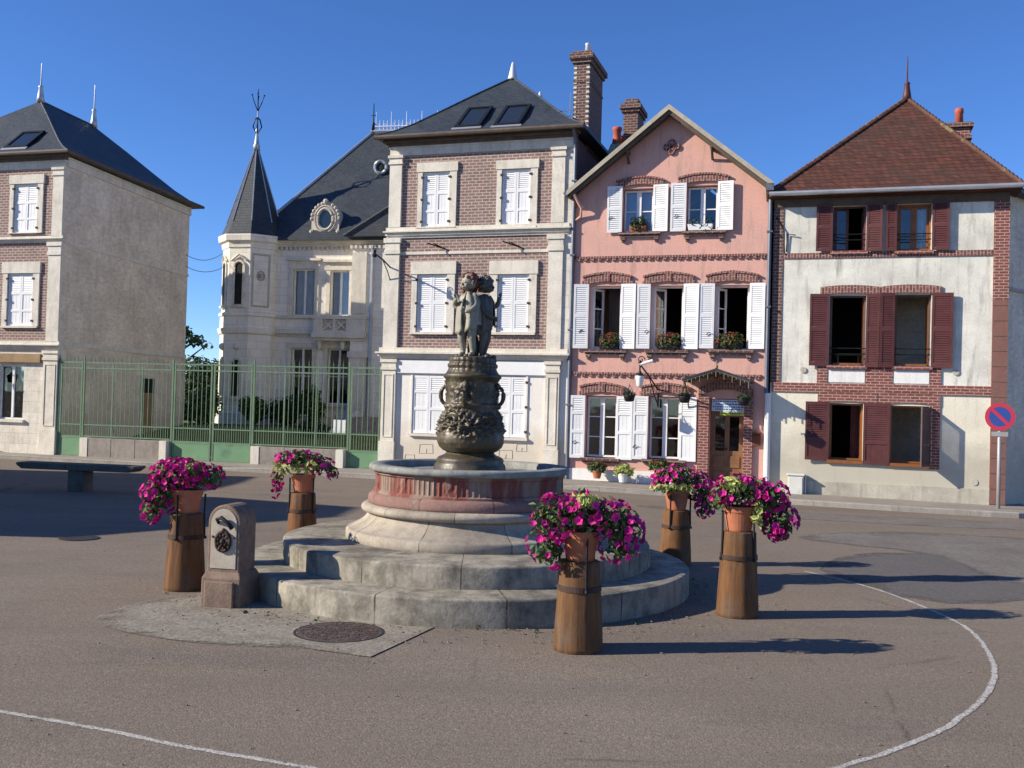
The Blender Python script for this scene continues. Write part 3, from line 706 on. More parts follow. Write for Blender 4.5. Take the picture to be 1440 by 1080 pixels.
for u, z in ((1.55, 6.28), (3.75, 6.28)): w_ = B.mb(); w_.tube([(u - .3, -.3, z + .12), (u + .15, -.02, z - .02)], .02, 5); w_.tube([(u - .15, -.22, z + .12), (u + .25, -.02, z - .06)], .015, 5); B.part('awning_bracket', w_, 'rust_iron')
pz = B.mb()
for u0, z0, sx, sz in ((1.05, .55, .42, .26), (.62, .3, .3, .2), (3.4, .5, .4, .24), (3.9, .72, .3, .2)):
    for (p, qq) in (((0, 0), (1, .04)), ((1, .04), (.96, 1)), ((.96, 1), (.05, .95)), ((.05, .95), (0, 0)), ((.5, .0), (.55, .5))):
        pz.tube([(u0 + p[0] * sx, .018, z0 + p[1] * sz), (u0 + qq[0] * sx, .018, z0 + qq[1] * sz)], .009, 4)
B.part('flaked_joints', pz, 'plinth')

# ------------------------------------------------------------------ matching house at the left edge
L = House('brick_house', 'brick and stone house with a bare grey side wall at the left edge', 'house', LF, 0)
W = 6.6
lw = [(-1.90, -.98, 6.94, 8.49), (-2.01, -1.03, 4.01, 5.67)]
lw += [(a - 3.0, b - 3.0, c, d) for a, b, c, d in lw]
gwin = [(-2.26, -1.30, 1.08, 2.79), (-5.2, -4.3, 1.08, 2.79)]
L.part('brick_wall', L.mb().wall(-W, -.33, 3.3, 9.0, lw, 0, .3), 'brick_pale'); L.part('corner_stones', L.mb().box(-.33, 0, 0, .3, 3.3, 9.0), 'sidewall')
L.part('ground_wall', L.mb().wall(-W, 0, -.4, 3.3, gwin, .02, .3), 'limestone_block')
rc = (-1.03, 8.1)
L.part('side_wall', L.mb().prism_xy([(0, .3), (rc[0], rc[1]), (rc[0] - .3, rc[1] - .0), (-.3, .3)], -.4, 9.3), 'sidewall')
L.part('side_wall', L.mb().box(-W, -W + .3, .3, 8.1, -.4, 9.3), 'sidewall')
L.part('rear_wall', L.mb().box(-W + .3, rc[0] - .3, 7.8, 8.1, -.4, 9.3), 'sidewall')
for z in (3.1, 6.6): L.part('floor_slab', L.mb().box(-W + .3, -1.3, .32, 7.7, z, z + .2), 'dark_room')
for (s0, s1, z0, z1), h in zip(((-2.04, -.78, 6.92, 8.77), (-2.19, -.8, 3.95, 6.02), (-5.04, -3.78, 6.92, 8.77), (-5.19, -3.8, 3.95, 6.02)), lw):
    closed_window(L, s0, s1, z0, z1, *h)
for h in gwin:
    casement(L, h[0], h[1], h[2], h[3], .12, rows=1)
    L.part('curtain', L.mb().box(h[0] + .02, h[0] + .40, .26, .27, h[2], h[3]), 'curtain')
    L.part('sill', L.mb().box(h[0] - .08, h[1] + .08, -.07, .1, h[2] - .09, h[2]), 'limestone')
pilaster(L, -.39, 0, 6.8, 8.95); pilaster(L, -.46, 0, 3.52, 6.62, cap=.4); pilaster(L, -.52, 0, -.3, 3.25, y=-.06, cap=.3, panel=True, base=1.1)
course(L, -W, 0, 6.62, 6.82, CORN); course(L, -W, .0, 3.27, 3.54, CORN)
course(L, -W, 0, 8.95, 9.18, [(0, .8, .05), (.8, 1, .09)], 'frieze'); course(L, -W, 0, 9.18, 9.40, [(0, .4, .14), (.4, 1, .24)], 'cornice', 'eaves')
L.part('fascia_board', L.mb().box(-2.35, -.62, -.10, .0, 2.87, 3.14), 'board')
# side string courses follow the slanting flank
sd = (Vector((rc[0], rc[1])) - Vector((0, .3))).normalized(); sn = Vector((sd.y, -sd.x))
for z0, z1, p, mt in ((6.60, 6.70, .05, 'limestone'), (3.42, 3.56, .05, 'limestone'), (9.0, 9.3, .07, 'limestone_block')):
    a = Vector((0, .0)); b = Vector(rc); q = [a + sn * 0.005, a + sn * p, b + sn * p, b + sn * .005]
    L.part('string_course', L.mb().prism_xy([tuple(k) for k in q], z0, z1), mt)
eL = [(-W - .3, -.34, 9.42), (.3, -.34, 9.42), (-.72, 8.45, 9.42), (-W - .3, 8.45, 9.42)]
ap = [(-3.28, 2.5, 11.97), (-3.6, 5.6, 11.97)]
lr = L.part('roof', hip_roof(L.mb(), eL, ap, flare=.16), 'slate')
hp = L.mb(); ridge_line(hp, hip_pts(eL[1], ap[0], .16), .03); ridge_line(hp, ap, .04); L.part('hip_capping', hp, 'slate', lr)
L.part('gutter', L.mb().tube([(-W - .3, -.38, 9.38), (.34, -.38, 9.38), (-.68, 8.48, 9.38)], .06, 6), 'eaves')
for a_, h in zip(ap, (1.35, 1.6)): finial(L, 'roof_finial', a_[0], a_[1], a_[2] - .05, h, .14, 'zinc')
sl = (11.97 - 9.42) / (2.5 + .34); skylight(L, -2.42, -1.55, .05, .85, lambda v: 9.30 + sl * (v + .34), sl)
dw = L.mb(); dv = Vector((sd.x, sd.y, 0)); nv = Vector((sn.x, sn.y, 0))
def sidebox(mb, s0, s1, p0, p1, z0, z1):
    o = Vector((0, .3, 0)); q = [o + dv * s + nv * p for s, p in ((s0, p0), (s1, p0), (s1, p1), (s0, p1))]
    return mb.prism_xy([(k.x, k.y) for k in q], z0, z1)
sidebox(dw, 4.55, 4.65, .0, .05, .0, 2.55); sidebox(dw, 5.5, 5.6, .0, .05, 0, 2.55); sidebox(dw, 4.55, 5.6, 0, .05, 2.55, 2.65)
dd = L.part('door', dw, 'limestone'); L.part('door_leaf', sidebox(L.mb(), 4.65, 5.5, .005, .025, 0, 2.0), 'board', dd); L.part('fanlight', sidebox(L.mb(), 4.65, 5.5, .005, .03, 2.02, 2.55), 'iron', dd)
wl = thing('wall_lamp', 'dark lantern on the front of the house at the left edge, below its brown board', 'wall lamp', (*LF.w(-2.28, -.3), 2.45), LF.rz)
wm = MB(); wm.lathe([(.05, -.22), (.12, -.2), (.17, .02), (.05, .14), (.02, .2)], 8); wm.build('lantern', 'iron', wl)
MB().tube([(0, 0, .18), (0, .1, .3), (0, .3, .25)], .018, 6).build('bracket', 'iron', wl)

# ------------------------------------------------------------------ pink house
K = House('pink_house', 'pink rendered gable house with open white shutters and a little canopy over its door', 'house', ST, 5.35)
U0, U1 = 5.40, 10.44; AU = 7.9
def gtop(u): return 9.66 - abs(u - AU) * .80
segs = {}
def fan(u0, u1, z0, z1): return (u0, u1, z0, z1)
up = [(6.67, 7.49, 6.60, 7.76), (8.35, 9.16, 6.59, 7.78)]
mid = [(5.84, 6.69, 3.50, 5.20), (7.48, 8.33, 3.51, 5.19), (9.13, 10.0, 3.53, 5.19)]
low = [(5.81, 6.66, .64, 2.28), (7.49, 8.32, .67, 2.30)]
door = (9.07, 9.93, -.2, 2.28)
K.part('wall', K.mb().wall(U0, U1, -.4, gtop, up + mid + low + [door], 0, .3, (AU,)), 'pink')
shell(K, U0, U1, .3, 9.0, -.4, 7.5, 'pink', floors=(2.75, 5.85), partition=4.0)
K.part('rear_gable', K.mb().prism_xz([(U0, 7.5), (U1, 7.5), (AU, 9.5)], 8.7, 9.0), 'pink')
K.part('base', K.mb().box(U0, 8.78, -.04, 0, -.4, .34), 'white_base')
# roof: two slabs
def slab_roof(mb, pts, th):   # pts quad on top
    n = len(pts); mb.add(list(pts) + [(x, y, z - th) for x, y, z in pts], [tuple(range(n)), tuple(range(2 * n - 1, n - 1, -1))] + [(i, i + n, (i + 1) % n + n, (i + 1) % n) for i in range(n)]); return mb
s_ = .80; zt = 9.78
rm = K.mb(); slab_roof(rm, [(AU, -.38, zt), (AU, 9.3, zt), (5.28, 9.3, zt - s_ * 2.62), (5.28, -.38, zt - s_ * 2.62)], .10)
slab_roof(rm, [(AU, -.38, zt), (10.52, -.38, zt - s_ * 2.62), (10.52, 9.3, zt - s_ * 2.62), (AU, 9.3, zt)], .10); kr = K.part('roof', rm, 'tile')
vb = K.mb()
for sg in (-1, 1):
    e = AU + sg * 2.66; q = [(AU, zt + .045), (e, zt + .045 - s_ * 2.66), (e, zt - .09 - s_ * 2.66), (AU, zt - .09)]
    vb.prism_xz(q, -.42, -.385)
K.part('verge_board', vb, 'verge', kr)
rk = K.mb()
for sg in (-1, 1):
    q = [(AU, zt - .10), (AU + sg * 2.6, zt - .10 - s_ * 2.6), (AU + sg * 2.6, zt - .2 - s_ * 2.6), (AU, zt - .2)]
    for y0 in (-.36, -.2): rk.prism_xz(q, y0, y0 + .06)
    for t_ in (.42, .96):
        x = AU + sg * 2.6 * t_; z = zt - .2 - s_ * 2.6 * t_
        rk.tube([(x, -.34, z), (x, -.02, z - .02)], .045, 5); rk.tube([(x, -.3, z - .02), (x, -.02, z - .28)], .035, 5)
K.part('rafter', rk, 'eaves', kr)
# quatrefoil
qf = K.mb()
for du, dz in ((.13, 0), (-.13, 0), (0, .12), (0, -.12)):
    for k in range(10):
        a0, a1 = 2 * PI * k / 10, 2 * PI * (k + 1) / 10
        qf.tube([(AU + .03 + du + .075 * math.cos(a0), -.03, 8.81 + dz + .07 * math.sin(a0)), (AU + .03 + du + .075 * math.cos(a1), -.03, 8.81 + dz + .07 * math.sin(a1))], .03, 5)
K.part('quatrefoil_vent', qf, 'brick_soldier')
K.part('vent_hole', K.mb().tube([(AU + .03, -.014, 8.81), (AU + .03, 0, 8.81)], .075, 14), 'iron')
def dentils(H, u0, u1, z, n, mat='brick_soldier'):
    mb = H.mb(); mb.box(u0, u1, -.055, 0, z, z + .06)
    for i in range(n):
        u = u0 + (u1 - u0) * (i + .5) / n; mb.box(u - .05, u + .05, -.045, 0, z - .06, z)
    H.part('brick_band', mb, mat)
dentils(K, U0 + .02, U1 - .04, 5.92, 26); dentils(K, U0 + .02, U1 - .1, 2.85, 24)
def lintel(H, u0, u1, z0, h, par, rise=.10, key=True, y=-.06):
    mb = H.mb(); mb.prism_xz(arch_pts(u0, u1, z0, rise, h), y, 0)
    if key: c = (u0 + u1) / 2; mb.box(c - .08, c + .08, y - .02, 0, z0 + rise - .0, z0 + rise + h + .06)
    for u in (u0, u1): mb.box(u - .05, u + .05, y + .002, 0, z0 - .06, z0 + h * .55)
    top = [(x, z + .05) for x, z in arch_pts(u0 - .03, u1 + .03, z0 + h, rise, .05)]
    mb.prism_xz([(x, z - .05) for x, z in top], y - .025, 0)
    return H.part('lintel', mb, 'brick_soldier', par)
def sill(H, u0, u1, z, par, br=True):
    mb = H.mb(); mb.box(u0, u1, -.13, .14, z - .07, z); mb.box(u0 + .03, u1 - .03, -.08, 0, z - .13, z - .07)
    if br:
        for u in (u0 + .12, u1 - .12): mb.box(u - .06, u + .06, -.1, 0, z - .2, z - .13); mb.box(u - .035, u + .035, -.07, 0, z - .26, z - .2)
    return H.part('sill', mb, 'brick_dark', par)
def leaf_sash(H, u, z0, z1, w, ang, par, side=1, y=.2, mat='white_frame', rows=3):
    """one casement leaf swung inwards by ang from the jamb at u"""
    mb = H.mb(); Mx = Matrix.Translation((u, y, 0)) @ Matrix.Rotation(ang * side, 4, 'Z'); mb.M = Mx
    a, b = (0, w) if side > 0 else (-w, 0)
    mb.frame(a, b, z0, z1, .055, -.02, .02)
    for k in range(1, rows): z = z0 + (z1 - z0) * k / rows; mb.box(a + .055, b - .055, -.015, .015, z - .014, z + .014)
    f = H.part('sash', mb, mat, par)
    g = H.mb(); g.M = Mx; g.box(a + .04, b - .04, -.003, .003, z0 + .04, z1 - .04); H.part('pane', g, 'glass', par)
    return f
for i, (h, sh, ln) in enumerate(((up[0], ((6.27, 6.67), (7.49, 7.89)), (6.52, 7.74)), (up[1], ((7.95, 8.35), (9.16, 9.56)), (8.15, 9.40)))):
    f = casement(K, h[0] + .02, h[1] - .02, h[2] + .02, h[3] - .02, .17, rows=2, mull=.12)
    for a, b in sh: K.part('shutter', open_shutter(K, a, b, h[2] - .0, h[3] + .07, -.03, 'full', (h[0] + h[1]) / 2), 'white', f)
    lintel(K, ln[0], ln[1], h[3] - .0, .17, f, .10, False); sill(K, h[0] - .08, h[1] + .22, h[2], f)
K.part('blue_blind', K.mb().box(6.72, 7.44, .30, .31, 6.62, 7.74), 'blue_blind')
for i, (h, sh, ln) in enumerate(((mid[0], ((5.43, 5.83), (6.70, 7.10)), (5.68, 6.95)), (mid[1], ((7.13, 7.48), (8.34, 8.745)), (7.31, 8.57)), (mid[2], ((8.755, 9.13), (10.01, 10.40)), (8.93, 10.2)))):
    mbf = K.mb().frame(h[0], h[1], h[2], h[3], .05, .16, .22); f = K.part('window', mbf, 'white_frame')
    for a, b in sh: K.part('shutter', open_shutter(K, a, b, h[2] + .03, h[3] + .04, -.03, 'full', (h[0] + h[1]) / 2), 'white', f)
    lintel(K, ln[0], ln[1], h[3] + .01, .2, f); sill(K, ln[0] + .06, ln[1] - .06, h[2], f)
    leaf_sash(K, h[0] + .05, h[2] + .05, h[3] - .05, .38, (.95, .75, 1.05)[i], f, 1, .22)
    leaf_sash(K, h[1] - .05, h[2] + .05, h[3] - .05, .38, 1.5, f, -1, .24)
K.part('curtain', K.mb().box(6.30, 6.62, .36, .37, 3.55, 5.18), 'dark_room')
for h, sh, ln in ((low[0], ((5.42, 5.81), (6.66, 7.09)), (5.67, 6.83)), (low[1], ((7.10, 7.49), (8.32, 8.75)), (7.31, 8.55))):
    f = casement(K, h[0] + .02, h[1] - .02, h[2] + .02, h[3] - .02, .18, rows=3, mull=.12)
    for a, b in sh: K.part('shutter', open_shutter(K, a, b, h[2] - .02, h[3] + .0, -.03, 'top', (h[0] + h[1]) / 2), 'white', f)
    lintel(K, ln[0], ln[1], h[3] + .01, .2, f); sill(K, ln[0] + .05, ln[1] - .05, h[2], f, False)
for u, z in ((6.32, 6.95), (8.05, 6.95), (5.6, 3.95), (7.35, 3.95), (8.95, 3.9), (7.12, .95), (5.5, 1.0)): hk = K.mb(); hk.tube([(u, -.09, z), (u + .05, -.1, z + .07), (u + .1, -.1, z + .06)], .012, 5); K.part('shutter_catch', hk, 'rust_iron')
# door
dr = K.mb(); dr.box(9.07, 9.93, .22, .27, -.2, .95)
for a, b in ((9.07, 9.2), (9.44, 9.56), (9.80, 9.93)): dr.box(a, b, .22, .27, .95, 2.28)
dr.box(9.2, 9.44, .22, .27, 1.82, 2.28); dr.box(9.56, 9.8, .22, .27, 1.82, 2.28)
for z in (.12, .52):
    for a, b in ((9.17, 9.45), (9.55, 9.83)): dr.box(a, b, .195, .22, z, z + .30)
D_ = K.part('door', dr, 'oak', bevel=.006)
K.part('pane', K.mb().box(9.2, 9.44, .24, .245, .95, 1.82).box(9.56, 9.8, .24, .245, .95, 1.82), 'glass', D_)
K.part('handle', K.mb().ball((9.49, .19, 1.0), .03), 'rust_iron', D_, smooth=True)
K.part('door_step', K.mb().box(8.95, 10.05, -.28, .25, -.3, .17), 'wall_stone')
for a, b in ((8.79, 9.06), (9.935, 10.15)): K.part('door_jamb', K.mb().box(a, b, -.09, .15, .0, 2.32), 'brick_red', D_)
K.part('door_arch', K.mb().prism_xz(arch_pts(8.79, 10.15, 2.32, .2, .22), -.10, .1), 'brick_soldier', D_)
# canopy
cn = K.mb(); ca = 9.32; cz = 3.02; hw = .84; pr = -1.0
for sg in (-1, 1):
    q = [(ca, pr, cz), (ca, -.01, cz), (ca + sg * hw, -.01, cz - .27), (ca + sg * hw, pr, cz - .27)]
    slab_roof(cn, q, .045)
cnp = K.part('door_canopy', cn, 'slate')
ci = K.mb()
for y in (pr + .03, pr + .5, -.05):
    for sg in (-1, 1): ci.tube([(ca, y, cz - .06), (ca + sg * (hw - .02), y, cz - .33)], .022, 5)
for sg in (-1, 1):
    x = ca + sg * (hw - .06); ci.tube([(x, pr + .05, cz - .33), (x, -.02, cz - .33)], .022, 5)
    pts = [(x, pr + .12, cz - .34), (x, -.55, cz - .55), (x, -.22, cz - .80), (x, -.02, cz - 1.05)]; ci.tube(pts, .02, 5)
    ci.tube([(x, -.3, cz - .42), (x, -.18, cz - .55), (x, -.22, cz - .66), (x, -.1, cz - .72), (x, -.03, cz - .6)], .014, 5)
for i in range(17):
    t_ = i / 16 * 2 - 1; x = ca + t_ * (hw - .05); zt_ = cz - .06 - .27 * abs(t_)
    ci.tube([(x, pr + .02, zt_), (x, pr + .02, zt_ - .10 - .05 * math.cos(i * PI))], .014, 4)
M['old_iron'] = plain('lichen-grey ironwork', (.15, .13, .10), .8, .35, 9, .2)
K.part('canopy_ironwork', ci, 'old_iron', cnp)
K.part('canopy_finial', K.mb().lathe([(.03, -.02), (.045, .04), (.015, .09), (.03, .13), (.004, .2)], 8, (ca, pr + .05, cz)), 'board', cnp, smooth=True)
# chimneys of the pink house
c1 = K.part('chimney', K.mb().box(5.58, 6.04, 5.0, 6.05, 7.0, 11.3), 'brick_dark')
K.part('chimney_cap', K.mb().box(5.53, 6.09, 4.95, 6.1, 11.3, 11.4).box(5.48, 6.14, 4.9, 6.15, 11.4, 11.55).box(5.6, 6.02, 5.1, 5.95, 11.55, 11.75), 'brick_dark', c1)
c2 = K.part('chimney', K.mb().box(5.22, 5.68, 4.5, 5.3, 7.0, 10.0).prism_xz([(5.22, 10.0), (5.68, 10.0), (5.6, 10.2), (5.3, 10.2)], 4.55, 5.1), 'plinth')
K.part('chimney_pot', K.mb().lathe([(.17, 0), (.13, .2), (.12, .42), (.15, .46), (.15, .55), (.11, .57)], 14, (5.45, 4.75, 10.2)), 'terracotta_red', c2, smooth=True)
K.part('chimney_pot', K.mb().lathe([(.13, 0), (.11, .3), (.13, .34), (.1, .36)], 14, (5.55, 5.05, 10.2)), 'terracotta_red', c2, smooth=True)
dp = K.mb(); dp.tube([(10.47, -.36, 7.66), (10.47, -.2, 7.55), (10.47, -.09, 7.35), (10.47, -.09, 2.45)], .05, 8); dp.box(10.38, 10.56, -.42, -.1, 7.5, 7.68)
for z in (6.5, 4.6): dp.box(10.4, 10.54, -.15, 0, z, z + .04)
K.part('drainpipe', dp, 'pipe')
K.part('downpipe_base', K.mb().tube([(10.52, -.10, 2.45), (10.52, -.10, .0)], .075, 10), 'plastic_white')
K.part('gutter', K.mb().tube([(5.2, -.4, 7.62), (5.2, 9, 7.62)], .06, 6), 'pipe')
sp = K.mb(); sp.tube([(5.42, -.34, 7.6), (5.60, -.2, 7.25), (5.55, -.06, 7.05), (5.42, -.05, 6.95)], .04, 6); K.part('gutter_outlet', sp, 'pink')

# ------------------------------------------------------------------ cream house on the right
Q = House('cream_house', 'cream and grey house with maroon shutters and a red-brown tiled hip roof', 'house', ST, 10.5)
A0, A1 = 10.56, 15.95
qu = [(11.98, 12.76, 6.0, 7.13), (13.47, 14.25, 5.98, 7.13)]
qm = [(11.95, 12.80, 3.18, 4.91), (13.46, 14.28, 3.18, 4.92)]
ql = [(11.99, 12.78, .85, 2.24), (13.41, 14.28, .83, 2.22)]
Q.part('upper_wall', Q.mb().wall(A0, A1, 2.6, 7.4, qu + qm, 0, .3), 'grime')
Q.part('ground_wall', Q.mb().wall(A0, A1, -.5, 2.6, ql, -.012, .3), 'cream')
Q.part('plinth', Q.mb().box(11.1, 15.62, -.06, -.01, -.5, .30), 'plinth')
Q.part('side_wall', Q.mb().box(A1 - .3, A1, .3, 7.4, -.5, 7.4), 'brick_dark')
Q.part('side_wall', Q.mb().box(A0, A0 + .3, .3, 7.4, -.5, 7.4), 'sidewall')
Q.part('rear_wall', Q.mb().box(A0 + .3, A1 - .3, 7.1, 7.4, -.5, 7.4), 'sidewall')
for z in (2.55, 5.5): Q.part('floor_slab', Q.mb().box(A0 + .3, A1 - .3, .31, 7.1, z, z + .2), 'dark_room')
Q.part('partition', Q.mb().box(A0 + .3, A1 - .34, 3.4, 3.5, -.3, 7.3), 'dark_room'); Q.part('partition', Q.mb().box(A1 - .34, A1 - .305, .31, 7.0, -.3, 7.3), 'dark_room')  # second one: near-black lining added so the room reads as dark shade
Q.part('eaves_board', Q.mb().box(A0, A1, -.05, .0, 7.13, 7.40), 'eaves')
eQ = [(A0 - .12, -.36, 7.42), (A1 + .22, -.36, 7.42), (A1 + .22, 7.7, 7.42), (A0 - .12, 7.7, 7.42)]
aQ = [(13.8, 2.75, 10.5), (13.8, 4.6, 10.5)]
qr = Q.part('roof', hip_roof(Q.mb(), eQ, aQ), 'tile')
hp = Q.mb()
for e in (eQ[0], eQ[1]):
    a = Vector(e); b = Vector(aQ[0]); n = 34
    for i in range(n):
        p = a.lerp(b, i / n); q2 = a.lerp(b, (i + 1.08) / n); hp.tube([p + Vector((0, 0, .01)), q2 + Vector((0, 0, .035))], [.05, .065], 6)
ridge_line(hp, aQ, .06)
M['hip_tile'] = plain('lichen-spotted hip tiles', (.12, .06, .042), .9, .4, 7, .3, dirt=(.24, .20, .11), dirt_at=.55)
Q.part('hip_capping', hp, 'hip_tile', qr)
Q.part('gutter', Q.mb().tube([(A0 - .1, -.43, 7.40), (A1 + .24, -.43, 7.40)], .06, 8), 'zinc')
finial(Q, 'roof_finial', 13.8, 2.75, 10.45, 1.2, .13, 'maroon')
c = Q.part('chimney', Q.mb().box(14.95, 15.55, 4.2, 5.0, 8.6, 10.05), 'brick_red')
Q.part('chimney_cap', Q.mb().box(14.9, 15.6, 4.15, 5.05, 9.72, 9.8).box(14.87, 15.63, 4.12, 5.08, 10.05, 10.18), 'brick_dark', c)
Q.part('chimney_pot', Q.mb().lathe([(.12, 0), (.10, .35), (.12, .38), (.11, .5), (.07, .52)], 12, (15.3, 4.6, 10.18)), 'terracotta_red', c, smooth=True)
# brick trim
tr = Q.mb(); tr.box(10.8, 15.62, -.035, 0, 5.84, 5.97); Q.part('brick_band', tr, 'brick_soldier')
tr = Q.mb(); tr.box(A0 + .05, 15.62, -.05, 0, 2.50, 2.73); Q.part('brick_band', tr, 'brick_red')
Q.part('quoin', Q.mb().box(15.62, A1 + .01, -.045, .02, 4.78, 7.13), 'brick_red')
qs = Q.mb(); z = -.4
M['sandstone'] = stone('reddish sandstone quoin', (.23, .115, .095), (.16, .095, .08), None, 3, .6)
k = 0
while z < 4.75: h = .36; qs.box(15.62, A1 + .01, -.05 - .004 * (k % 2), .02, z, min(4.78, z + h - .012)); z += h; k += 1
Q.part('quoin', qs, 'sandstone')
Q.part('edge_brick', Q.mb().box(A0, 10.8, -.02, .01, 2.73, 7.13), 'brick_dark')
lt = Q.mb(); lt.prism_xz(arch_pts(11.72, 13.1, 4.91, .05, .2), -.045, 0); lt.prism_xz(arch_pts(13.12, 14.5, 4.91, .05, .2), -.045, 0); Q.part('lintel', lt, 'brick_soldier')
ps = Q.mb()
for a, b in ((11.68, 11.93), (12.82, 13.44), (14.28, 14.52)): ps.box(a, b, -.035, 0, 2.73, 3.16)
for a, b in ((12.81, 13.45),): ps.box(a, b, -.03, 0, 3.16, 4.91)
Q.part('brick_pier', ps, 'brick_red')
for a, b in ((11.95, 12.80), (13.46, 14.26)): Q.part('panel', Q.mb().box(a, b, -.02, 0, 2.76, 3.06), 'white_base')
sr = Q.mb(); sr.box(12.79, 13.40, -.04, 0, .78, 2.26); sr.box(14.29, 14.52, -.04, 0, .72, 2.26); sr.prism_xz(arch_pts(11.71, 13.1, 2.22, .07, .27), -.05, 0); sr.prism_xz(arch_pts(13.12, 14.52, 2.22, .07, .27), -.05, 0)
Q.part('brick_surround', sr, 'brick_red')
SM = {'u': 'full', 'm': 'full', 'l': 'three'}
def qwin(h, shs, style, frame='varnish', sillm='brick_red', bars=True, sash=()):
    f = Q.part('window', Q.mb().frame(h[0], h[1], h[2], h[3], .045, .14, .2), frame)
    for a, b, dz in shs: Q.part('shutter', open_shutter(Q, a, b, h[2] + dz, h[3] + .03, -.055, style, (h[0] + h[1]) / 2), 'maroon', f)
    Q.part('sill', Q.mb().box(h[0] - .05, h[1] + .05, -.09, .14, h[2] - .08, h[2]), sillm, f)
    if bars:
        b = Q.mb()
        for dz in (.28, .42): b.tube([(h[0], .03, h[2] + dz), (h[1], .03, h[2] + dz)], .014, 5)
        Q.part('window_bar', b, 'iron', f)
    return f
f = qwin(qu[0], ((11.59, 11.97, 0), (12.77, 13.14, -.02)), 'full', 'maroon')
leaf_sash(Q, qu[0][0] + .04, 6.03, 7.1, .34, .25, f, 1, .22, 'maroon', 1)
leaf_sash(Q, qu[0][1] - .04, 6.03, 7.1, .34, 1.45, f, -1, .22, 'maroon', 1)
f = qwin(qu[1], ((13.21, 13.46, 0), (14.26, 14.64, 0)), 'full')
cf = casement(Q, 13.52, 14.20, 6.02, 7.09, .2, 'varnish', 1, 2, 'sash', mull=.14); cf.parent = f
cu = Q.mb(); pts = [(13.93 + .24 * i / 14, .32 + .018 * math.sin(i * 1.9)) for i in range(15)]
cu.add([(x, y, 6.05) for x, y in pts] + [(x, y, 7.05) for x, y in pts], [(i, i + 1, i + 16, i + 15) for i in range(14)])
Q.part('curtain', cu, 'curtain')
f = qwin(qm[0], ((11.48, 11.93, -.02), (12.80, 13.115, -.04)), 'full', 'maroon_grey')
leaf_sash(Q, qm[0][0] + .04, 3.2, 4.88, .38, 1.6, f, 1, .2, 'varnish', 1); leaf_sash(Q, qm[0][1] - .04, 3.2, 4.88, .38, 1.5, f, -1, .2, 'varnish', 1)
f = qwin(qm[1], ((13.12, 13.455, -.04), (14.29, 14.76, -.03)), 'full', 'maroon_grey')
leaf_sash(Q, qm[1][0] + .04, 3.2, 4.88, .38, 1.6, f, 1, .2, 'varnish', 1); leaf_sash(Q, qm[1][1] - .04, 3.2, 4.88, .38, 1.52, f, -1, .2, 'varnish', 1)
f = qwin(ql[0], ((11.43, 11.98, -.02), (12.79, 13.39, -.08)), 'three', 'varnish', 'varnish', False)
leaf_sash(Q, ql[0][1] - .04, .88, 2.2, .36, 1.45, f, -1, .2, 'varnish', 1); leaf_sash(Q, ql[0][0] + .04, .88, 2.2, .36, 1.55, f, 1, .2, 'varnish', 1)
f = qwin(ql[1], (), 'three', 'varnish', 'varnish', False)
leaf_sash(Q, ql[1][1] - .06, .88, 2.2, .36, 1.45, f, -1, .2, 'varnish', 1)
mb = Q.mb(); mb.M = Matrix.Translation((14.30, -.06, 0)) @ Matrix.Rotation(math.radians(62), 4, 'Z')
shutter(mb, -.52, 0, .78, 2.2, 0, 'three'); Q.part('shutter', mb, 'maroon_grey', f)
rug = Q.mb(); rug.box(12.05, 12.7, .05, .5, 3.18, 3.24).box(13.5, 14.2, .05, .5, 3.18, 3.24); Q.part('window_board', rug, 'varnish')
for u, z in ((11.35, 3.05), (14.85, 3.05), (15.3, .45)): mk = Q.mb(); mk.tube([(u, -.03, z), (u, .0, z)], .075, 12); Q.part('wall_anchor', mk, 'plinth')
M['red_curtain'] = plain('dark red curtain', (.11, .035, .03), .9, .2, 5, .1)
rc_ = Q.mb(); p_ = [(12.5 + .26 * i / 12, .45 + .02 * math.sin(i * 1.8)) for i in range(13)]
rc_.add([(x, y, .9) for x, y in p_] + [(x, y, 2.2) for x, y in p_], [(i, i + 1, i + 14, i + 13) for i in range(12)]); Q.part('curtain', rc_, 'red_curtain')
Q.part('table', Q.mb().box(12.1, 12.75, 1.4, 1.9, 3.5, 3.55).box(12.15, 12.2, 1.45, 1.5, 2.75, 3.5).box(12.65, 12.7, 1.45, 1.5, 2.75, 3.5), 'board')
# cable bracket with its small hood on the left edge
cb = Q.mb(); cb.tube([(10.62, -.03, 6.9), (10.80, -.05, 6.55), (10.84, -.05, 5.95)], .018, 5); cb.tube([(10.88, -.04, 6.0), (10.89, -.05, 6.45), (11.1, -.06, 6.42)], .016, 5)
Q.part('cable', cb, 'iron')
cab = thing('utility_cabinet', 'pale meter cabinet against the foot of the cream house beside the white downpipe', 'meter box', (*ST.w(11.25, -.05), -.05), ST.rz)
mb = MB(); mb.box(-.2, .17, -.24, 0, -.3, .48); mb.box(-.23, .20, -.27, 0, .48, .52); mb.build('cabinet_body', 'cabinet', cab, bevel=.008)
MB().box(-.17, .14, -.256, -.24, 0, .44).build('door', 'cabinet', cab)
MB().tube([(.21, -.1, .5), (.21, -.1, -.2)], .03, 8).build('pipe', 'zinc', cab)

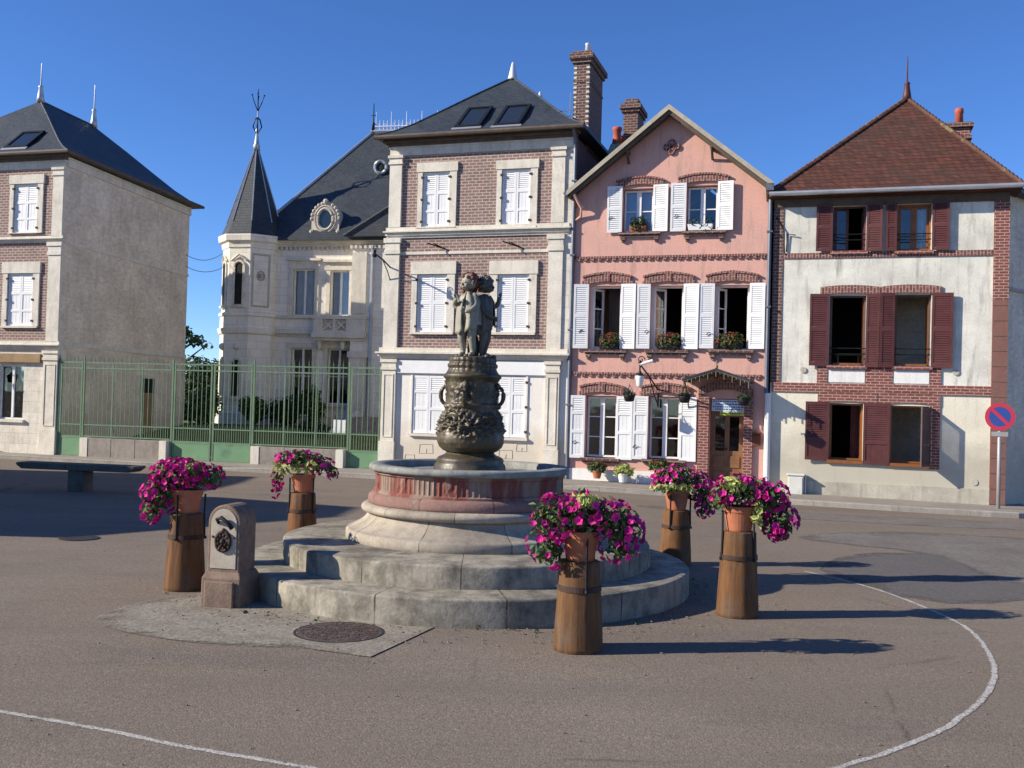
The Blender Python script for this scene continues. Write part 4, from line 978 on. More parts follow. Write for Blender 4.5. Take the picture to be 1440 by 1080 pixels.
# grey neighbour round the corner
gx0, gy0 = ST.w(15.97, .35)
Gh = thing('grey_house', 'plain grey side wall of the next house, behind the no-parking sign at the right edge', 'house', (gx0, gy0, 0), math.radians(40))
MB().wall(0, 8, -.5, 7.35, [(4.5, 5.4, 1, 2.4), (4.5, 5.4, 4.2, 5.6)], 0, .3).box(0, .3, .3, 3, -.5, 7.35).box(7.7, 8, .3, 3, -.5, 7.35).box(.3, 7.7, 2.7, 3, -.5, 7.35).build('wall', 'sidewall', Gh)
MB().prism_xz([(-.0, 7.35), (8.2, 7.35), (8.2, 7.47), (-.0, 7.47)], -.3, 3.2).build('roof', 'slate', Gh)
MB().box(.0, 8, -.05, 0, 5.05, 5.13).build('string_course', 'plinth', Gh)
for z in (1, 4.2):
    f = MB().frame(4.5, 5.4, z, z + 1.4, .06, .12, .18).build('window', 'white_frame', Gh); MB().box(4.56, 5.34, .14, .15, z + .06, z + 1.34).build('pane', 'skyglass', f)
# no parking sign
x, y = 11.02, 22.66; g = gz(x, y) + .05
sg = thing('no_parking_sign', 'round blue and red no-parking sign on a grey pole at the right corner house', 'traffic sign', (x, y, g), math.radians(-22))
MB().tube([(0, .04, -.2), (0, .04, 2.3)], .042, 10).build('pole', 'pole', sg, smooth=True)
def disc(r0, r1, y0, y1, n=40):
    mb = MB(); p = []
    for i in range(n):
        a = 2 * PI * i / n
        for r, yy in ((r0, y0), (r1, y0), (r1, y1), (r0, y1)): p.append((r * math.cos(a), yy, r * math.sin(a)))
    fs = []
    for i in range(n):
        a, b = 4 * i, 4 * ((i + 1) % n)
        for k in range(4): fs.append((a + k, b + k, b + (k + 1) % 4, a + (k + 1) % 4))
    mb.add(p, fs); return mb
def at(o, z): o.location = (0, 0, z); return o
hs = 2.15
at(disc(.225, .31, -.012, .012).build('sign_rim', 'sign_red', sg), hs); at(disc(.001, .226, -.009, .010).build('sign_face', 'sign_blue', sg), hs)
b = MB(); b.M = Matrix.Rotation(-math.radians(45), 4, 'Y'); b.M = Matrix.Rotation(math.radians(45), 4, 'Y'); b.box(-.232, .232, -.0135, -.006, -.035, .035); at(b.build('sign_slash', 'sign_red', sg), hs)
MB().box(-.17, .17, -.01, .0, 1.71, 1.81).build('sub_plate', 'pole', sg)

# ------------------------------------------------------------------ white mansion behind the railings
C = House('stone_mansion', 'pale stone mansion with a pointed slate turret and big slate roof behind the green railings', 'mansion', CH, 0)
cu_ = [(.24, 1.21, 5.44, 7.38), (1.88, 2.72, 5.45, 7.32)]; cl_ = [(.26, 1.19, 1.76, 4.08), (1.87, 2.82, 1.78, 4.07)]
C.part('wall', C.mb().wall(-1.5, 12, -.3, 8.4, cu_ + cl_, 0, .35), 'mansion')
shell(C, -1.5, 12, .35, 8, -.3, 8.4, 'mansion', floors=(1.2, 4.6), partition=3)
C.part('projecting_bay', C.mb().box(2.98, 12, -.42, 0, -.3, 8.28), 'mansion')
C.part('base_course', C.mb().box(-1.5, 2.98, -.1, 0, -.3, 1.25), 'limestone')
course(C, -1.5, 12, 8.3, 8.62, [(0, .3, .12), (.3, .55, .2), (.55, 1, .34)], 'cornice')
course(C, -1.5, 2.98, 4.55, 4.85, [(0, .4, .08), (.4, 1, .2)])
course(C, -1.5, 1.4, 5.3, 5.44, [(0, 1, .08)])
m = C.mb()
for i in range(46): u = -1.3 + i * .2; m.box(u, u + .1, -.14 if u < 2.9 else -.54, -.0, 8.16, 8.29)
C.part('cornice_blocks', m, 'limestone')
for i, (h, cur) in enumerate(zip(cu_ + cl_, ('curtain', 'curtain', None, None))):
    f = casement(C, h[0], h[1], h[2], h[3], .15, 'white_frame', 1 if i < 2 else 2, 2, mull=.08)
    mb = C.mb(); mb.box(h[0] - .17, h[0], -.05, .1, h[2], h[3] + .02); mb.box(h[1], h[1] + .17, -.05, .1, h[2], h[3] + .02); mb.box(h[0] - .22, h[1] + .22, -.07, .1, h[3] + .02, h[3] + .2)
    if i < 2: mb.box(h[0] - .28, h[1] + .28, -.18, .0, h[3] + .34, h[3] + .44); mb.box(h[0] - .12, h[1] + .12, -.05, 0, h[3] + .2, h[3] + .34)
    C.part('surround', mb, 'limestone', f)
    C.part('sill', C.mb().box(h[0] - .15, h[1] + .15, -.14, .1, h[2] - .12, h[2] - .001), 'limestone', f)
    if cur:
        cm = C.mb(); n = 28; p = [(h[0] + .06 + (h[1] - h[0] - .12) * k / n, .27 + .016 * math.sin(k * 1.6)) for k in range(n + 1)]
        cm.add([(x, y, h[2]) for x, y in p] + [(x, y, h[3]) for x, y in p], [(k, k + 1, k + n + 2, k + n + 1) for k in range(n)]); C.part('curtain', cm, cur)
# balcony
C.part('balcony_slab', C.mb().box(1.36, 3.7, -.62, 0, 4.5, 4.72).box(1.44, 3.66, -.5, 0, 4.38, 4.5), 'limestone')
bl = C.mb()
for a, b in ((1.42, 1.80), (2.26, 2.36), (2.82, 3.66)): bl.box(a, b, -.55, -.40, 4.72, 5.26)
for a, b in ((1.80, 2.26), (2.36, 2.82)):
    bl.box(a, b, -.52, -.44, 4.72, 4.80)
    for s0, s1 in ((a, b), (b, a)): bl.tube([(s0, -.48, 4.82), (s1, -.48, 5.24)], .035, 5)
bl.box(1.38, 3.7, -.58, -.38, 5.26, 5.38); C.part('balustrade', bl, 'limestone')
for u in (1.62, 2.62): C.part('bracket', C.mb().prism_xz([(u - .1, 4.38), (u + .1, 4.38), (u + .06, 4.05), (u - .06, 4.05)], -.35, 0), 'limestone')
C.part('pilaster', C.mb().box(3.0, 3.62, -.52, -.42, 5.5, 8.0), 'limestone')
pl = C.mb(); pl.box(3.0, 3.75, -.60, -.42, 1.2, 3.7); pl.box(2.95, 3.8, -.66, -.42, 3.7, 3.95); pl.box(2.95, 3.8, -.66, -.42, .2, 1.2)
C.part('pilaster', pl, 'limestone')
C.part('drainpipe', C.mb().tube([(3.86, -.5, 8.3), (3.86, -.5, .4)], .07, 6), 'zinc')
# main roof
cr = C.part('roof', hip_roof(C.mb(), [(-1.7, -.42, 8.62), (12.3, -.42, 8.62), (12.3, 8.4, 8.62), (-1.7, 8.4, 8.62)], [(2.12, 4, 14.16), (9.5, 4, 14.16)]), 'slate')
hp = C.mb(); ridge_line(hp, [(-1.7, -.42, 8.64), (2.12, 4, 14.18)], .07); ridge_line(hp, [(2.0, 4, 14.2), (9.5, 4, 14.2)], .10); C.part('hip_capping', hp, 'zinc', cr)
ct = C.mb()
for i in range(40):
    u = 2.25 + i * .18; ct.tube([(u, 4, 14.2), (u, 4, 14.72 if i % 4 else 15.1)], [.022, .012], 4)
    if i % 2 == 0: ct.tube([(u, 4, 14.45), (u + .09, 4, 14.62), (u + .18, 4, 14.45)], .014, 4)
ct.box(2.2, 9.5, 3.97, 4.03, 14.42, 14.46); C.part('roof_cresting', ct, 'zinc_pale', cr)
fn = C.mb(); fn.lathe([(.10, 0), (.06, .35), (.09, .42), (.03, .5), (.02, 1.35)], 8, (2.12, 4, 14.15)); fn.tube([(1.98, 4, 14.95), (2.26, 4, 14.95)], .016, 4); C.part('roof_finial', fn, 'iron', smooth=True)
C.part('bay_roof', C.mb().prism_xz([(2.75, 8.62), (4.9, 9.95), (7.2, 8.62)], -.75, 2.0), 'slate')
bv = C.mb(); bv.tube([(2.70, -.78, 8.64), (4.9, -.78, 9.99)], .05, 5); C.part('verge', bv, 'slate')
# oval dormer
do = C.mb(); cx, czz = 1.62, 9.45
n = 28; out = [(cx + .60 * math.cos(PI * i / n) * (1 if abs(math.cos(PI * i / n)) < .99 else 1), czz + .62 * math.sin(PI * i / n)) for i in range(n + 1)]
poly = [(cx + .60, 8.6)] + out + [(cx - .60, 8.6)]
ring_o = poly; do.prism_xz(poly, -.12, 1.9)
dm = C.part('dormer', do, 'limestone')
rg = C.mb()
for a_, b_, r_, y_ in ((.34, .44, .07, -.13), (.46, .56, .05, -.13)):
    p = [(cx + a_ * math.cos(2 * PI * k / 28), y_, 9.44 + b_ * math.sin(2 * PI * k / 28)) for k in range(29)]; rg.tube(p, r_, 6, False)
for k in range(13):
    a_ = PI * (k / 12); rg.ball((cx + .60 * math.cos(a_), -.1, czz + .02 + .64 * math.sin(a_)), .085, 8, 6)
rg.ball((cx, -.12, czz + .72), .13, 8, 6); rg.box(cx - .62, cx + .62, -.2, 0, 8.58, 8.78)
for sg_ in (-1, 1): rg.ball((cx + sg_ * .58, -.12, 8.9), .12, 8, 6)
C.part('carved_surround', rg, 'mansion_dark', dm)
ov = C.mb(); p = [(cx + .34 * math.cos(2 * PI * k / 28), -.125, 9.44 + .44 * math.sin(2 * PI * k / 28)) for k in range(28)]; ov.add(p, [tuple(range(28))]); C.part('pane', ov, 'skyglass', dm)
oc = C.mb(); o_ = (3.2, 2.35, 12.1)
p = [(o_[0] + .26 * math.cos(2 * PI * k / 20), o_[1] - .3, o_[2] + .26 * math.sin(2 * PI * k / 20)) for k in range(21)]; oc.tube(p, .07, 6, False); oc.tube([(o_[0], o_[1] - .28, o_[2]), (o_[0], o_[1] + .6, o_[2])], .28, 14)
ou = C.part('round_vent', oc, 'zinc'); oh = C.mb(); oh.tube([(o_[0], o_[1] - .30, o_[2]), (o_[0], o_[1] - .281, o_[2])], .19, 14); C.part('vent_hole', oh, 'iron', ou)
# turret
tc = (-1.66, .1); va = math.radians(-69)
def octa(r, k0=0): return [(tc[0] + r * math.cos(va + PI / 4 * k), tc[1] + r * math.sin(va + PI / 4 * k)) for k in range(8)]
tm = C.mb()
def orings(mb, prof):
    vs = []; n = len(prof)
    for r, z in prof: vs += [(x, y, z) for x, y in octa(r)]
    mb.add(vs, [(i * 8 + j, i * 8 + (j + 1) % 8, (i + 1) * 8 + (j + 1) % 8, (i + 1) * 8 + j) for i in range(n - 1) for j in range(8)] + [tuple(range(7, -1, -1)), tuple(range((n - 1) * 8, n * 8))])
orings(tm, [(1.34, -.3), (1.34, 1.3), (1.25, 1.35), (1.25, 4.55), (1.32, 4.6), (1.38, 4.8), (1.27, 4.85), (1.27, 5.3), (1.33, 5.33), (1.33, 5.45), (1.23, 5.5), (1.23, 8.1), (1.28, 8.15), (1.30, 8.35), (1.42, 8.42), (1.45, 8.62), (1.45, 8.68), (1.2, 8.7)])
T = C.part('turret', tm, 'mansion')
tr_ = C.mb(); orings(tr_, [(1.34, 8.72), (1.10, 9.3), (.06, 12.55)]); C.part('turret_roof', tr_, 'slate', T)
tv = C.mb()
for (x, y), (x2, y2) in zip(octa(1.12), octa(.07)): tv.tube([(x, y, 9.27), (x2, y2, 12.55)], .025, 5)
C.part('turret_hip', tv, 'zinc', T)
fi = C.mb(); fi.lathe([(.16, 0), (.13, .12), (.16, .16), (.10, .3), (.05, .75), (.09, .82), (.03, .95), (.022, 2.1)], 10, (*tc, 12.45)); C.part('turret_finial', fi, 'zinc', T, smooth=True)
wv = C.mb(); bx, by, bz = tc[0], tc[1], 13.4
for k in range(4):
    a_ = PI / 2 * k + .4; dx, dy = math.cos(a_), math.sin(a_)
    wv.tube([(bx, by, bz - .3), (bx + .18 * dx, by + .18 * dy, bz + .05), (bx + .10 * dx, by + .10 * dy, bz + .35), (bx, by, bz + .45)], .03, 5)
    wv.tube([(bx, by, bz + .7), (bx + .16 * dx, by + .16 * dy, bz + 1.1), (bx + .24 * dx, by + .24 * dy, bz + 1.35)], .02, 5); wv.ball((bx + .25 * dx, by + .25 * dy, bz + 1.4), .04, 6, 5)
wv.tube([(bx, by, bz + .6), (bx, by, bz + 1.65)], .018, 5); C.part('weathervane', wv, 'iron', T)
fa = va - PI / 8; fnrm = Vector((math.cos(fa), math.sin(fa), 0)); fr_ = 1.23 * math.cos(PI / 8)
def face_mb(ang):
    mb = C.mb(); mb.M = Matrix.Translation((*tc, 0)) @ Matrix.Rotation(ang + PI / 2, 4, 'Z') @ Matrix.Translation((0, -fr_, 0)); return mb
for ang, kind in ((fa, 1), (va - 3 * PI / 8, 1), (va + PI / 8, 0)):
    if kind:
        for z0, z1 in ((5.8, 7.5), (2.0, 3.5)):
            ar = [(-.17, z0), (.17, z0)] + [(.17 * math.cos(PI * k / 8), z1 - .17 + .17 * math.sin(PI * k / 8)) for k in range(9)]
            mb = face_mb(ang); mb.prism_xz(ar, -.035, -.0); w = C.part('turret_window', mb, 'iron', T)
            mb = face_mb(ang); mb.box(-.27, -.17, -.07, 0, z0 - .05, z1 - .1); mb.box(.17, .27, -.07, 0, z0 - .05, z1 - .1)
            mb.tube([(.23 * math.cos(PI * k / 8), -.03, z1 - .15 + .23 * math.sin(PI * k / 8)) for k in range(9)], .06, 5)
            mb.box(-.33, .33, -.14, 0, z0 - .14, z0 - .05)
            if z1 > 5: mb.tube([(-.34, -.06, z1 + .08), (0, -.08, z1 + .34), (.34, -.06, z1 + .08)], .05, 5)
            else: mb.ball((0, -.02, z1 + .55), .16, 8, 6)
            C.part('surround', mb, 'limestone', T)
    else:
        mb = face_mb(ang)
        for z0, z1 in ((5.7, 7.9),):
            mb.frame(-.38, .38, z0, z1, .07, -.03, .0)
        p = [(.15 * math.cos(2 * PI * k / 16), -.03, 7.0 + .18 * math.sin(2 * PI * k / 16)) for k in range(17)]; mb.tube(p, .035, 5, False); mb.ball((0, -.01, 7.0), .1, 8, 6)
        C.part('medallion', mb, 'mansion_dark', T)
# garden steps
gs = thing('garden_steps', 'stone garden steps with a sloping side wall at the right end of the mansion garden', 'steps', (*CH.w(4.35, -2.6), .55), CH.rz)
m = MB()
for k in range(6): m.box(-.6, 2.2, -1.6 + k * .32, 1.9, -.4 + .001 * k, .16 * (k + 1) - .2)
m.build('steps', 'wall_stone', gs)
m = MB(); m.add([(x, y, z) for x in (-.86, -.62) for y, z in ((-2.0, -.6), (-1.7, -.6), (1.9, .72), (1.9, 1.05), (-2.0, .0))], [(0, 1, 2, 3, 4), (9, 8, 7, 6, 5)] + [(i, (i + 1) % 5, (i + 1) % 5 + 5, i + 5) for i in range(5)])
m.build('side_wall', 'limestone', gs)

# ------------------------------------------------------------------ green railings and gates
FN = Frame(-14.05, 31.1, -.244)
def railing(mb, u0, u1, zb, top=2.90, step=.152, dog=True):
    n = max(1, round((u1 - u0) / step)); s = (u1 - u0) / n
    for z in (top, top - .17, 1.0, zb + .02): mb.box(u0, u1, -.02, .02, z - .018, z + .018)
    for i in range(1, n):
        u = u0 + s * i
        mb.box(u - .008, u + .008, -.008, .008, zb, top + .05)
        mb.add([(u - .016, 0, top + .05), (u, -.016, top + .05), (u + .016, 0, top + .05), (u, .016, top + .05), (u, 0, top + .24)], [(0, 1, 4), (1, 2, 4), (2, 3, 4), (3, 0, 4), (3, 2, 1, 0)])
    if dog:
        for i in range(n):
            u = u0 + s * (i + .5); mb.box(u - .006, u + .006, -.006, .006, zb, 1.0); mb.add([(u - .012, 0, 1.0), (u, -.012, 1.0), (u + .012, 0, 1.0), (u, .012, 1.0), (u, 0, 1.13)], [(0, 1, 4), (1, 2, 4), (2, 3, 4), (3, 0, 4), (3, 2, 1, 0)])
    return mb
def fence_thing(name, label, cat, u0): x, y = FN.w(u0, 0); return thing(name, label, cat, (x, y, 0), FN.rz)
def post(p, u, z0, z1, w=.026, cap=True):
    mb = MB(); mb.box(u - w, u + w, -w, w, z0, z1)
    if cap: mb.lathe([(w * 1.3, 0), (w * 1.1, .04), (w * .6, .06), (.005, .16)], 8, (u, 0, z1))
    return mb.build('post', 'green_rail', p)
def gate(name, label, u0, u1, zp):
    g = fence_thing(name, label, 'gate', u0); a = g
    n = 2 if u1 - u0 > 2 else 1
    for k in range(n):
        p0 = (u1 - u0) * k / n + (.05 if k == 0 else .025); p1 = (u1 - u0) * (k + 1) / n - (.05 if k == n - 1 else .025)
        lf = MB().frame(p0, p1, .04, 2.93, .045, -.022, .022, .03, .03).build('gate_leaf', 'green_rail', g)
        m = MB(); m.box(p0 + .045, p1 - .045, -.012, .012, .07, zp); m.box(p0 + .045, p1 - .045, -.02, .02, zp - .03, zp + .0); m.build('panel', 'green', lf)
        railing(MB(), p0 + .045, p1 - .045, zp).build('bars', 'green_rail', lf)
    post(g, 0, -.1, 2.98); post(g, u1 - u0, -.1, 2.98)
    return g
def fence(label, u0, u1, zw):
    g = fence_thing('iron_fence', label, 'fence', u0); L_ = u1 - u0
    for a, b in ((.05, .32), (L_ - .28, L_ - .05)): MB().box(a, b, -.20, .2, -.2, zw + .005).build('end_block', 'limestone', g)
    m = MB(); n = 3
    for k in range(n): m.box(.32 + (L_ - .6) * k / n + .004, .32 + (L_ - .6) * (k + 1) / n - .004, -.185, .185, -.2, zw)
    m.build('base_wall', 'wall_stone', g, bevel=.012)
    railing(MB(), .05, L_ - .05, zw + .03).build('railing', 'green_rail', g)
    m = MB()
    for k in (.33, .66): m.tube([(L_ * k, .0, 1.0), (L_ * k, .5, .3)], .016, 5); m.box(L_ * k - .014, L_ * k + .014, -.014, .014, zw, 2.9)
    m.build('brace', 'green_rail', g)
gate('garden_gate', 'narrow green gate beside the grey side wall of the left house', .06, .94, .62)
fence('green railing on low stone wall before the grey side wall of the left house', .94, 4.0, .60)
gate('double_gate', 'green double gate with solid lower panels between the two low walls', 4.0, 6.67, .58)
fence('green railing on a low stone wall in front of the white mansion', 6.67, 9.67, .55)
gate('garden_gate', 'narrow green gate beside the brick house behind the fountain', 9.67, 10.68, .52)
nb = thing('garden_notice', 'small white notice board hanging inside the green railing before the mansion', 'notice', (*FN.w(9.35, .12), 1.02), FN.rz)
MB().box(-.19, .19, -.012, .012, 0, .38).build('board', 'plastic_white', nb, bevel=.004)
MB().tube([(-.1, 0, .38), (-.1, -.1, .5)], .008, 4).tube([(.1, 0, .38), (.1, -.1, .5)], .008, 4).build('hook', 'iron', nb)

# ------------------------------------------------------------------ plants
def leaves(mb, lobes, n, size, rnd, flat=.35, shell=.55):
    """lobes: (cx,cy,cz,rx,ry,rz); leaf-sized folded faces through the volume"""
    tot = sum(l[3] * l[4] * l[5] for l in lobes)
    for l in lobes:
        for _ in range(max(4, int(n * l[3] * l[4] * l[5] / tot))):
            while True:
                d = Vector((rnd.gauss(0, 1), rnd.gauss(0, 1), rnd.gauss(0, 1)))
                if d.length > .01: break
            d.normalize(); r = shell + (1 - shell) * rnd.random() ** .7 if rnd.random() < .8 else rnd.random() * 1.12
            p = Vector((l[0] + d.x * l[3] * r, l[1] + d.y * l[4] * r, l[2] + d.z * l[5] * r))
            nn = (d + Vector((rnd.uniform(-.8, .8), rnd.uniform(-.8, .8), rnd.uniform(-.3, .9)))).normalized()
            t = nn.cross(Vector((rnd.uniform(-1, 1), rnd.uniform(-1, 1), rnd.uniform(-1, 1)))).normalized(); b = nn.cross(t)
            s = size * rnd.uniform(.6, 1.35); w = s * rnd.uniform(.35, .6)
            mb.add([p - t * s, p + b * w + nn * s * flat * .4, p + t * s - nn * s * .15, p - b * w + nn * s * flat * .4], [(0, 1, 2, 3)])
    return mb
def tree(name, label, x, y, h, trunk_h, lobes, n, size, mat, group=None, z0=0., seed=1, cat='tree'):
    rnd = random.Random(seed); t = thing(name, label, cat, (x, y, z0), 0, group)
    m = MB(); top = Vector((rnd.uniform(-.2, .2), rnd.uniform(-.2, .2), h * .8))
    m.tube([(0, 0, -.3), (0.02, 0, trunk_h * .5), tuple(top * .6), tuple(top)], [h * .03, h * .024, h * .016, h * .004], 7)
    for l in lobes: m.tube([tuple(top * .35), ((l[0] + top.x) * .5, l[1] * .5, max(trunk_h * .8, l[2] * .75)), (l[0], l[1], l[2])], [h * .013, h * .009, h * .003], 5)
    m.build('trunk', 'bark', t, smooth=True)
    leaves(MB(), lobes, n, size, rnd).build('crown', mat, t, fix=False); return t
def rl(rnd, n, rx, rz0, rz1, s0, s1):
    return [(rnd.uniform(-rx, rx), rnd.uniform(-rx, rx), rnd.uniform(rz0, rz1), rnd.uniform(s0, s1), rnd.uniform(s0, s1), rnd.uniform(s0 * .6, s1 * .7)) for _ in range(n)]
r1 = random.Random(3)
tree('garden_tree', 'dark tree whose branch sticks out behind the left house', -16.9, 47.0, 7, 2.5, [(1.1, 0, 5.0, .75, .9, .40), (1.9, 0, 4.55, .65, .8, .3), (2.5, .1, 4.35, .3, .5, .16), (.6, -.3, 5.7, .5, .8, .4), (-.6, .2, 5.4, 1.0, 1.2, .8), (-1.2, 0, 6, .9, 1., .8), (-.4, 0, 3.9, .9, 1, .6)], 2600, .13, 'leaf_dark', seed=4)
tree('tall_hedge', 'dark clipped shrub filling the gap between the left house and the turret', -13.0, 44.6, 4.2, 1.2, [(0, 0, 1.4, 1.2, 1.1, 1.2), (.3, .2, 2.7, 1.05, 1.0, 1.0), (-.8, .4, 2.2, .9, 1., 1.1), (1.0, .5, 1.8, .9, 1, 1.5), (1.0, .3, 3.3, .55, .6, .5)], 5200, .12, 'leaf_dark', seed=5, cat='hedge')
tree('tall_hedge', 'dark shrub behind the left house, taller than its neighbour by the turret', -14.9, 45.6, 4.0, 1.2, [(0, 0, 1.6, 1.3, 1.1, 1.4), (.4, .2, 3.0, 1.0, 1.0, .8), (.9, .5, 2.4, .9, 1, 1.3)], 3600, .12, 'leaf_dark', seed=6, cat='hedge')
def shrub(label, u, v, w, h, n, mat, seed, size=.09, name='garden_shrub'):
    x, y = CH.w(u, v); rnd = random.Random(seed); z0 = lawn_z(x, y)
    t = thing(name, label, 'shrub', (x, y, z0), 0, 'shrubs along the foot of the mansion')
    lb = [(rnd.uniform(-w, w) * .5, rnd.uniform(-.3, .3), h * rnd.uniform(.3, .75), w * rnd.uniform(.4, .62), .5, h * rnd.uniform(.28, .42)) for _ in range(5)]
    m = MB()
    for l in lb: m.tube([(l[0] * .3, 0, -.2), (l[0], l[1], l[2])], [.03, .01], 5)
    m.build('stem', 'bark', t); leaves(MB(), lb, n, size, rnd).build('foliage', mat, t, fix=False)
shrub('rounded green shrub at the foot of the turret', -2.2, -2.2, .95, 1.35, 1500, 'leaf_mid', 11)
shrub('dark shrub between the turret and the mansion door, left of the widest one', -.6, -1.7, .8, 1.15, 1200, 'leaf_mid', 12)
shrub('widest dark shrub below the left ground-floor window of the mansion', .75, -1.4, 1.1, 1.25, 1500, 'leaf_dark', 13)
shrub('tall leafy shrub below the right ground-floor window of the mansion', 2.0, -1.5, .7, 1.75, 1300, 'leaf_mid', 14)
shrub('low shrub under the sloping wall of the garden steps', 3.4, -4.9, .6, .55, 500, 'leaf_dark', 15)
shrub('loose bush behind the double gate near the left house', -3.9, -3.2, .9, 1.2, 1200, 'leaf_mid', 16)

def bloom(mb, p, n, s, rnd):
    n = n.normalized(); t = n.cross(Vector((.3, .2, 1))).normalized() if abs(n.z) < .9 else n.cross(Vector((1, 0, 0))).normalized(); b = n.cross(t)
    k = 10; ph = rnd.random() * 6
    vs = [p - n * s * .5]; 
    for i in range(k):
        a = ph + 2 * PI * i / k; rr = s * (1.0 if i % 2 == 0 else .80) * rnd.uniform(.92, 1.06)
        vs.append(p + (t * math.cos(a) + b * math.sin(a)) * rr + n * s * rnd.uniform(-.05, .12))
    mb.add(vs, [(0, 1 + i, 1 + (i + 1) % k) for i in range(k)])
def flower_mass(par, lobes, nleaf, nb, rnd, bs=.033, lime=None, mats=('petunia', 'petunia_dark')):
    leaves(MB(), lobes, nleaf, .036, rnd, shell=.3).build('foliage', 'leaf_petunia', par, fix=False)
    if lime: leaves(MB(), lime, 120, .042, rnd, shell=.4).build('lime_foliage', 'leaf_lime', par, fix=False)
    tot = sum((l[3] * l[5]) for l in lobes)
    for mi, mat in enumerate(mats):
        m = MB()
        for l in lobes:
            for _ in range(int(nb * (.66, .34)[mi] * l[3] * l[5] / tot)):
                d = Vector((rnd.gauss(0, 1), rnd.gauss(0, 1), rnd.gauss(.1, 1))).normalized()
                p = Vector((l[0] + d.x * l[3] * 1.06, l[1] + d.y * l[4] * 1.06, l[2] + d.z * l[5] * 1.06))
                bloom(m, p, d + Vector((rnd.uniform(-.5, .5), rnd.uniform(-.5, .5), rnd.uniform(-.1, .4))), bs * rnd.uniform(.8, 1.25), rnd)
        m.build('blossoms', mat, par, fix=False)

# ------------------------------------------------------------------ barrels with petunia pots round the fountain
def barrel(label, x, y, h=.74, rz=0.):
    t = thing('wooden_barrel', label, 'barrel', (x, y, 0), rz, 'upended wooden barrels around the fountain')
    pr = [(.200, -.02), (.203, .04), (.196, .2), (.183, .4), (.170, h * .78), (.163, h - .015), (.158, h), (.13, h + .002)]
    MB().lathe(pr, 44, fn=lambda a, r, z: -.004 * max(0, abs(math.sin(a * 5.5)) ** 18) * 0 + .0025 * math.sin(a * 11) ).build('staves', 'barrel', t, smooth=True)
    for z, r in ((h * .70, .1785),):
        MB().lathe([(r - .006, -.022), (r + .006, -.022), (r + .003, .022), (r - .008, .022)], 40, (0, 0, z), close=True).build('hoop', 'rust_iron', t, smooth=False)
    for a in (.2, PI * .75, PI * 1.42):
        c, s = math.cos(a), math.sin(a); m = MB()
        m.tube([(c * .182, s * .182, h * .68), (c * .175, s * .175, h), (c * .178, s * .178, h + .2)], .011, 5); m.ball((c * .188, s * .188, h * .68), .018, 6, 5); m.build('strap', 'iron', t)
    return t
def petunia(label, x, y, z, lobes, nleaf, nb, seed, lime=None):
    t = thing('potted_petunia', label, 'flower pot', (x, y, z), 0, 'petunia pots on the barrels'); rnd = random.Random(seed)
    MB().lathe([(.112, .004), (.118, .02), (.148, .19), (.155, .19), (.160, .245), (.148, .245), (.138, .2), (.001, .19)], 30).build('pot', 'terracotta', t, smooth=False)
    MB().lathe([(.138, .205), (.08, .215), (.001, .22)], 16).build('soil', 'pot_soil', t)
    flower_mass(t, lobes, int(nleaf), int(nb * 1.65), rnd, .034, lime); return t
PL = [
 (-3.32, 10.41, .78, 'barrel left of the carved stone post', 'bushy petunias spilling over the left side of their pot beside the carved stone post',
  [(-.12, 0, .40, .26, .24, .16), (-.27, -.04, .20, .19, .2, .20), (-.34, -.04, .02, .12, .14, .13), (.17, .04, .38, .18, .2, .13), (.02, -.12, .45, .2, .16, .1)], 950, 190, [(.06, -.12, .47, .1, .1, .05)]),
 (-2.70, 13.2, .76, 'barrel behind the fountain on the left, half hidden by the steps', 'flat-topped petunias with many lime leaves behind the fountain on the left',
  [(-.05, 0, .44, .32, .25, .11), (.22, 0, .36, .18, .2, .11), (-.32, -.05, .2, .08, .1, .14), (-.34, -.02, .02, .06, .08, .10), (.38, 0, .27, .08, .1, .09)], 560, 78, [(-.1, -.15, .34, .3, .1, .09), (.12, -.16, .36, .14, .1, .08)]),
 (.60, 8.30, .73, 'barrel standing alone in front of the fountain steps', 'largest mass of magenta petunias in front of the fountain steps',
  [(-.18, -.02, .36, .24, .24, .18), (.16, 0, .36, .26, .24, .17), (-.3, -.04, .16, .14, .18, .18), (.36, 0, .26, .16, .2, .17), (.0, -.08, .38, .22, .18, .16), (-.22, -.1, .08, .10, .12, .14), (.3, -.08, .12, .16, .14, .12), (.0, 0, .56, .06, .08, .06)], 1150, 150, [(.02, -.12, .50, .12, .1, .06)]),
 (2.16, 12.95, .70, 'barrel on the far right of the fountain, in front of the pink house', 'petunias with a ring of lime leaves, behind the fountain on its right',
  [(.0, 0, .44, .28, .24, .13), (.28, 0, .30, .18, .2, .18), (.36, -.03, .06, .12, .14, .16), (-.22, 0, .38, .12, .16, .1)], 780, 105, [(-.14, -.16, .30, .28, .1, .06), (.05, -.17, .30, .2, .1, .05)]),
 (2.26, 9.85, .82, 'largest barrel right of the fountain', 'petunias drooping low on their right side, nearest right of the fountain',
  [(.0, 0, .40, .26, .24, .15), (.28, 0, .34, .2, .22, .18), (.38, -.02, .12, .18, .2, .18), (-.2, 0, .32, .14, .18, .12), (.38, 0, .0, .1, .12, .1)], 1000, 130, [(-.08, -.12, .46, .14, .1, .07), (.14, -.16, .22, .06, .08, .16)])]
for i, (x, y, h, lb, lp, lobes, nl, nb_, lime) in enumerate(PL):
    barrel('weathered ' + lb, x, y, h, i * 1.3); petunia(lp, x, y, h, lobes, nl, nb_, 40 + i, lime)

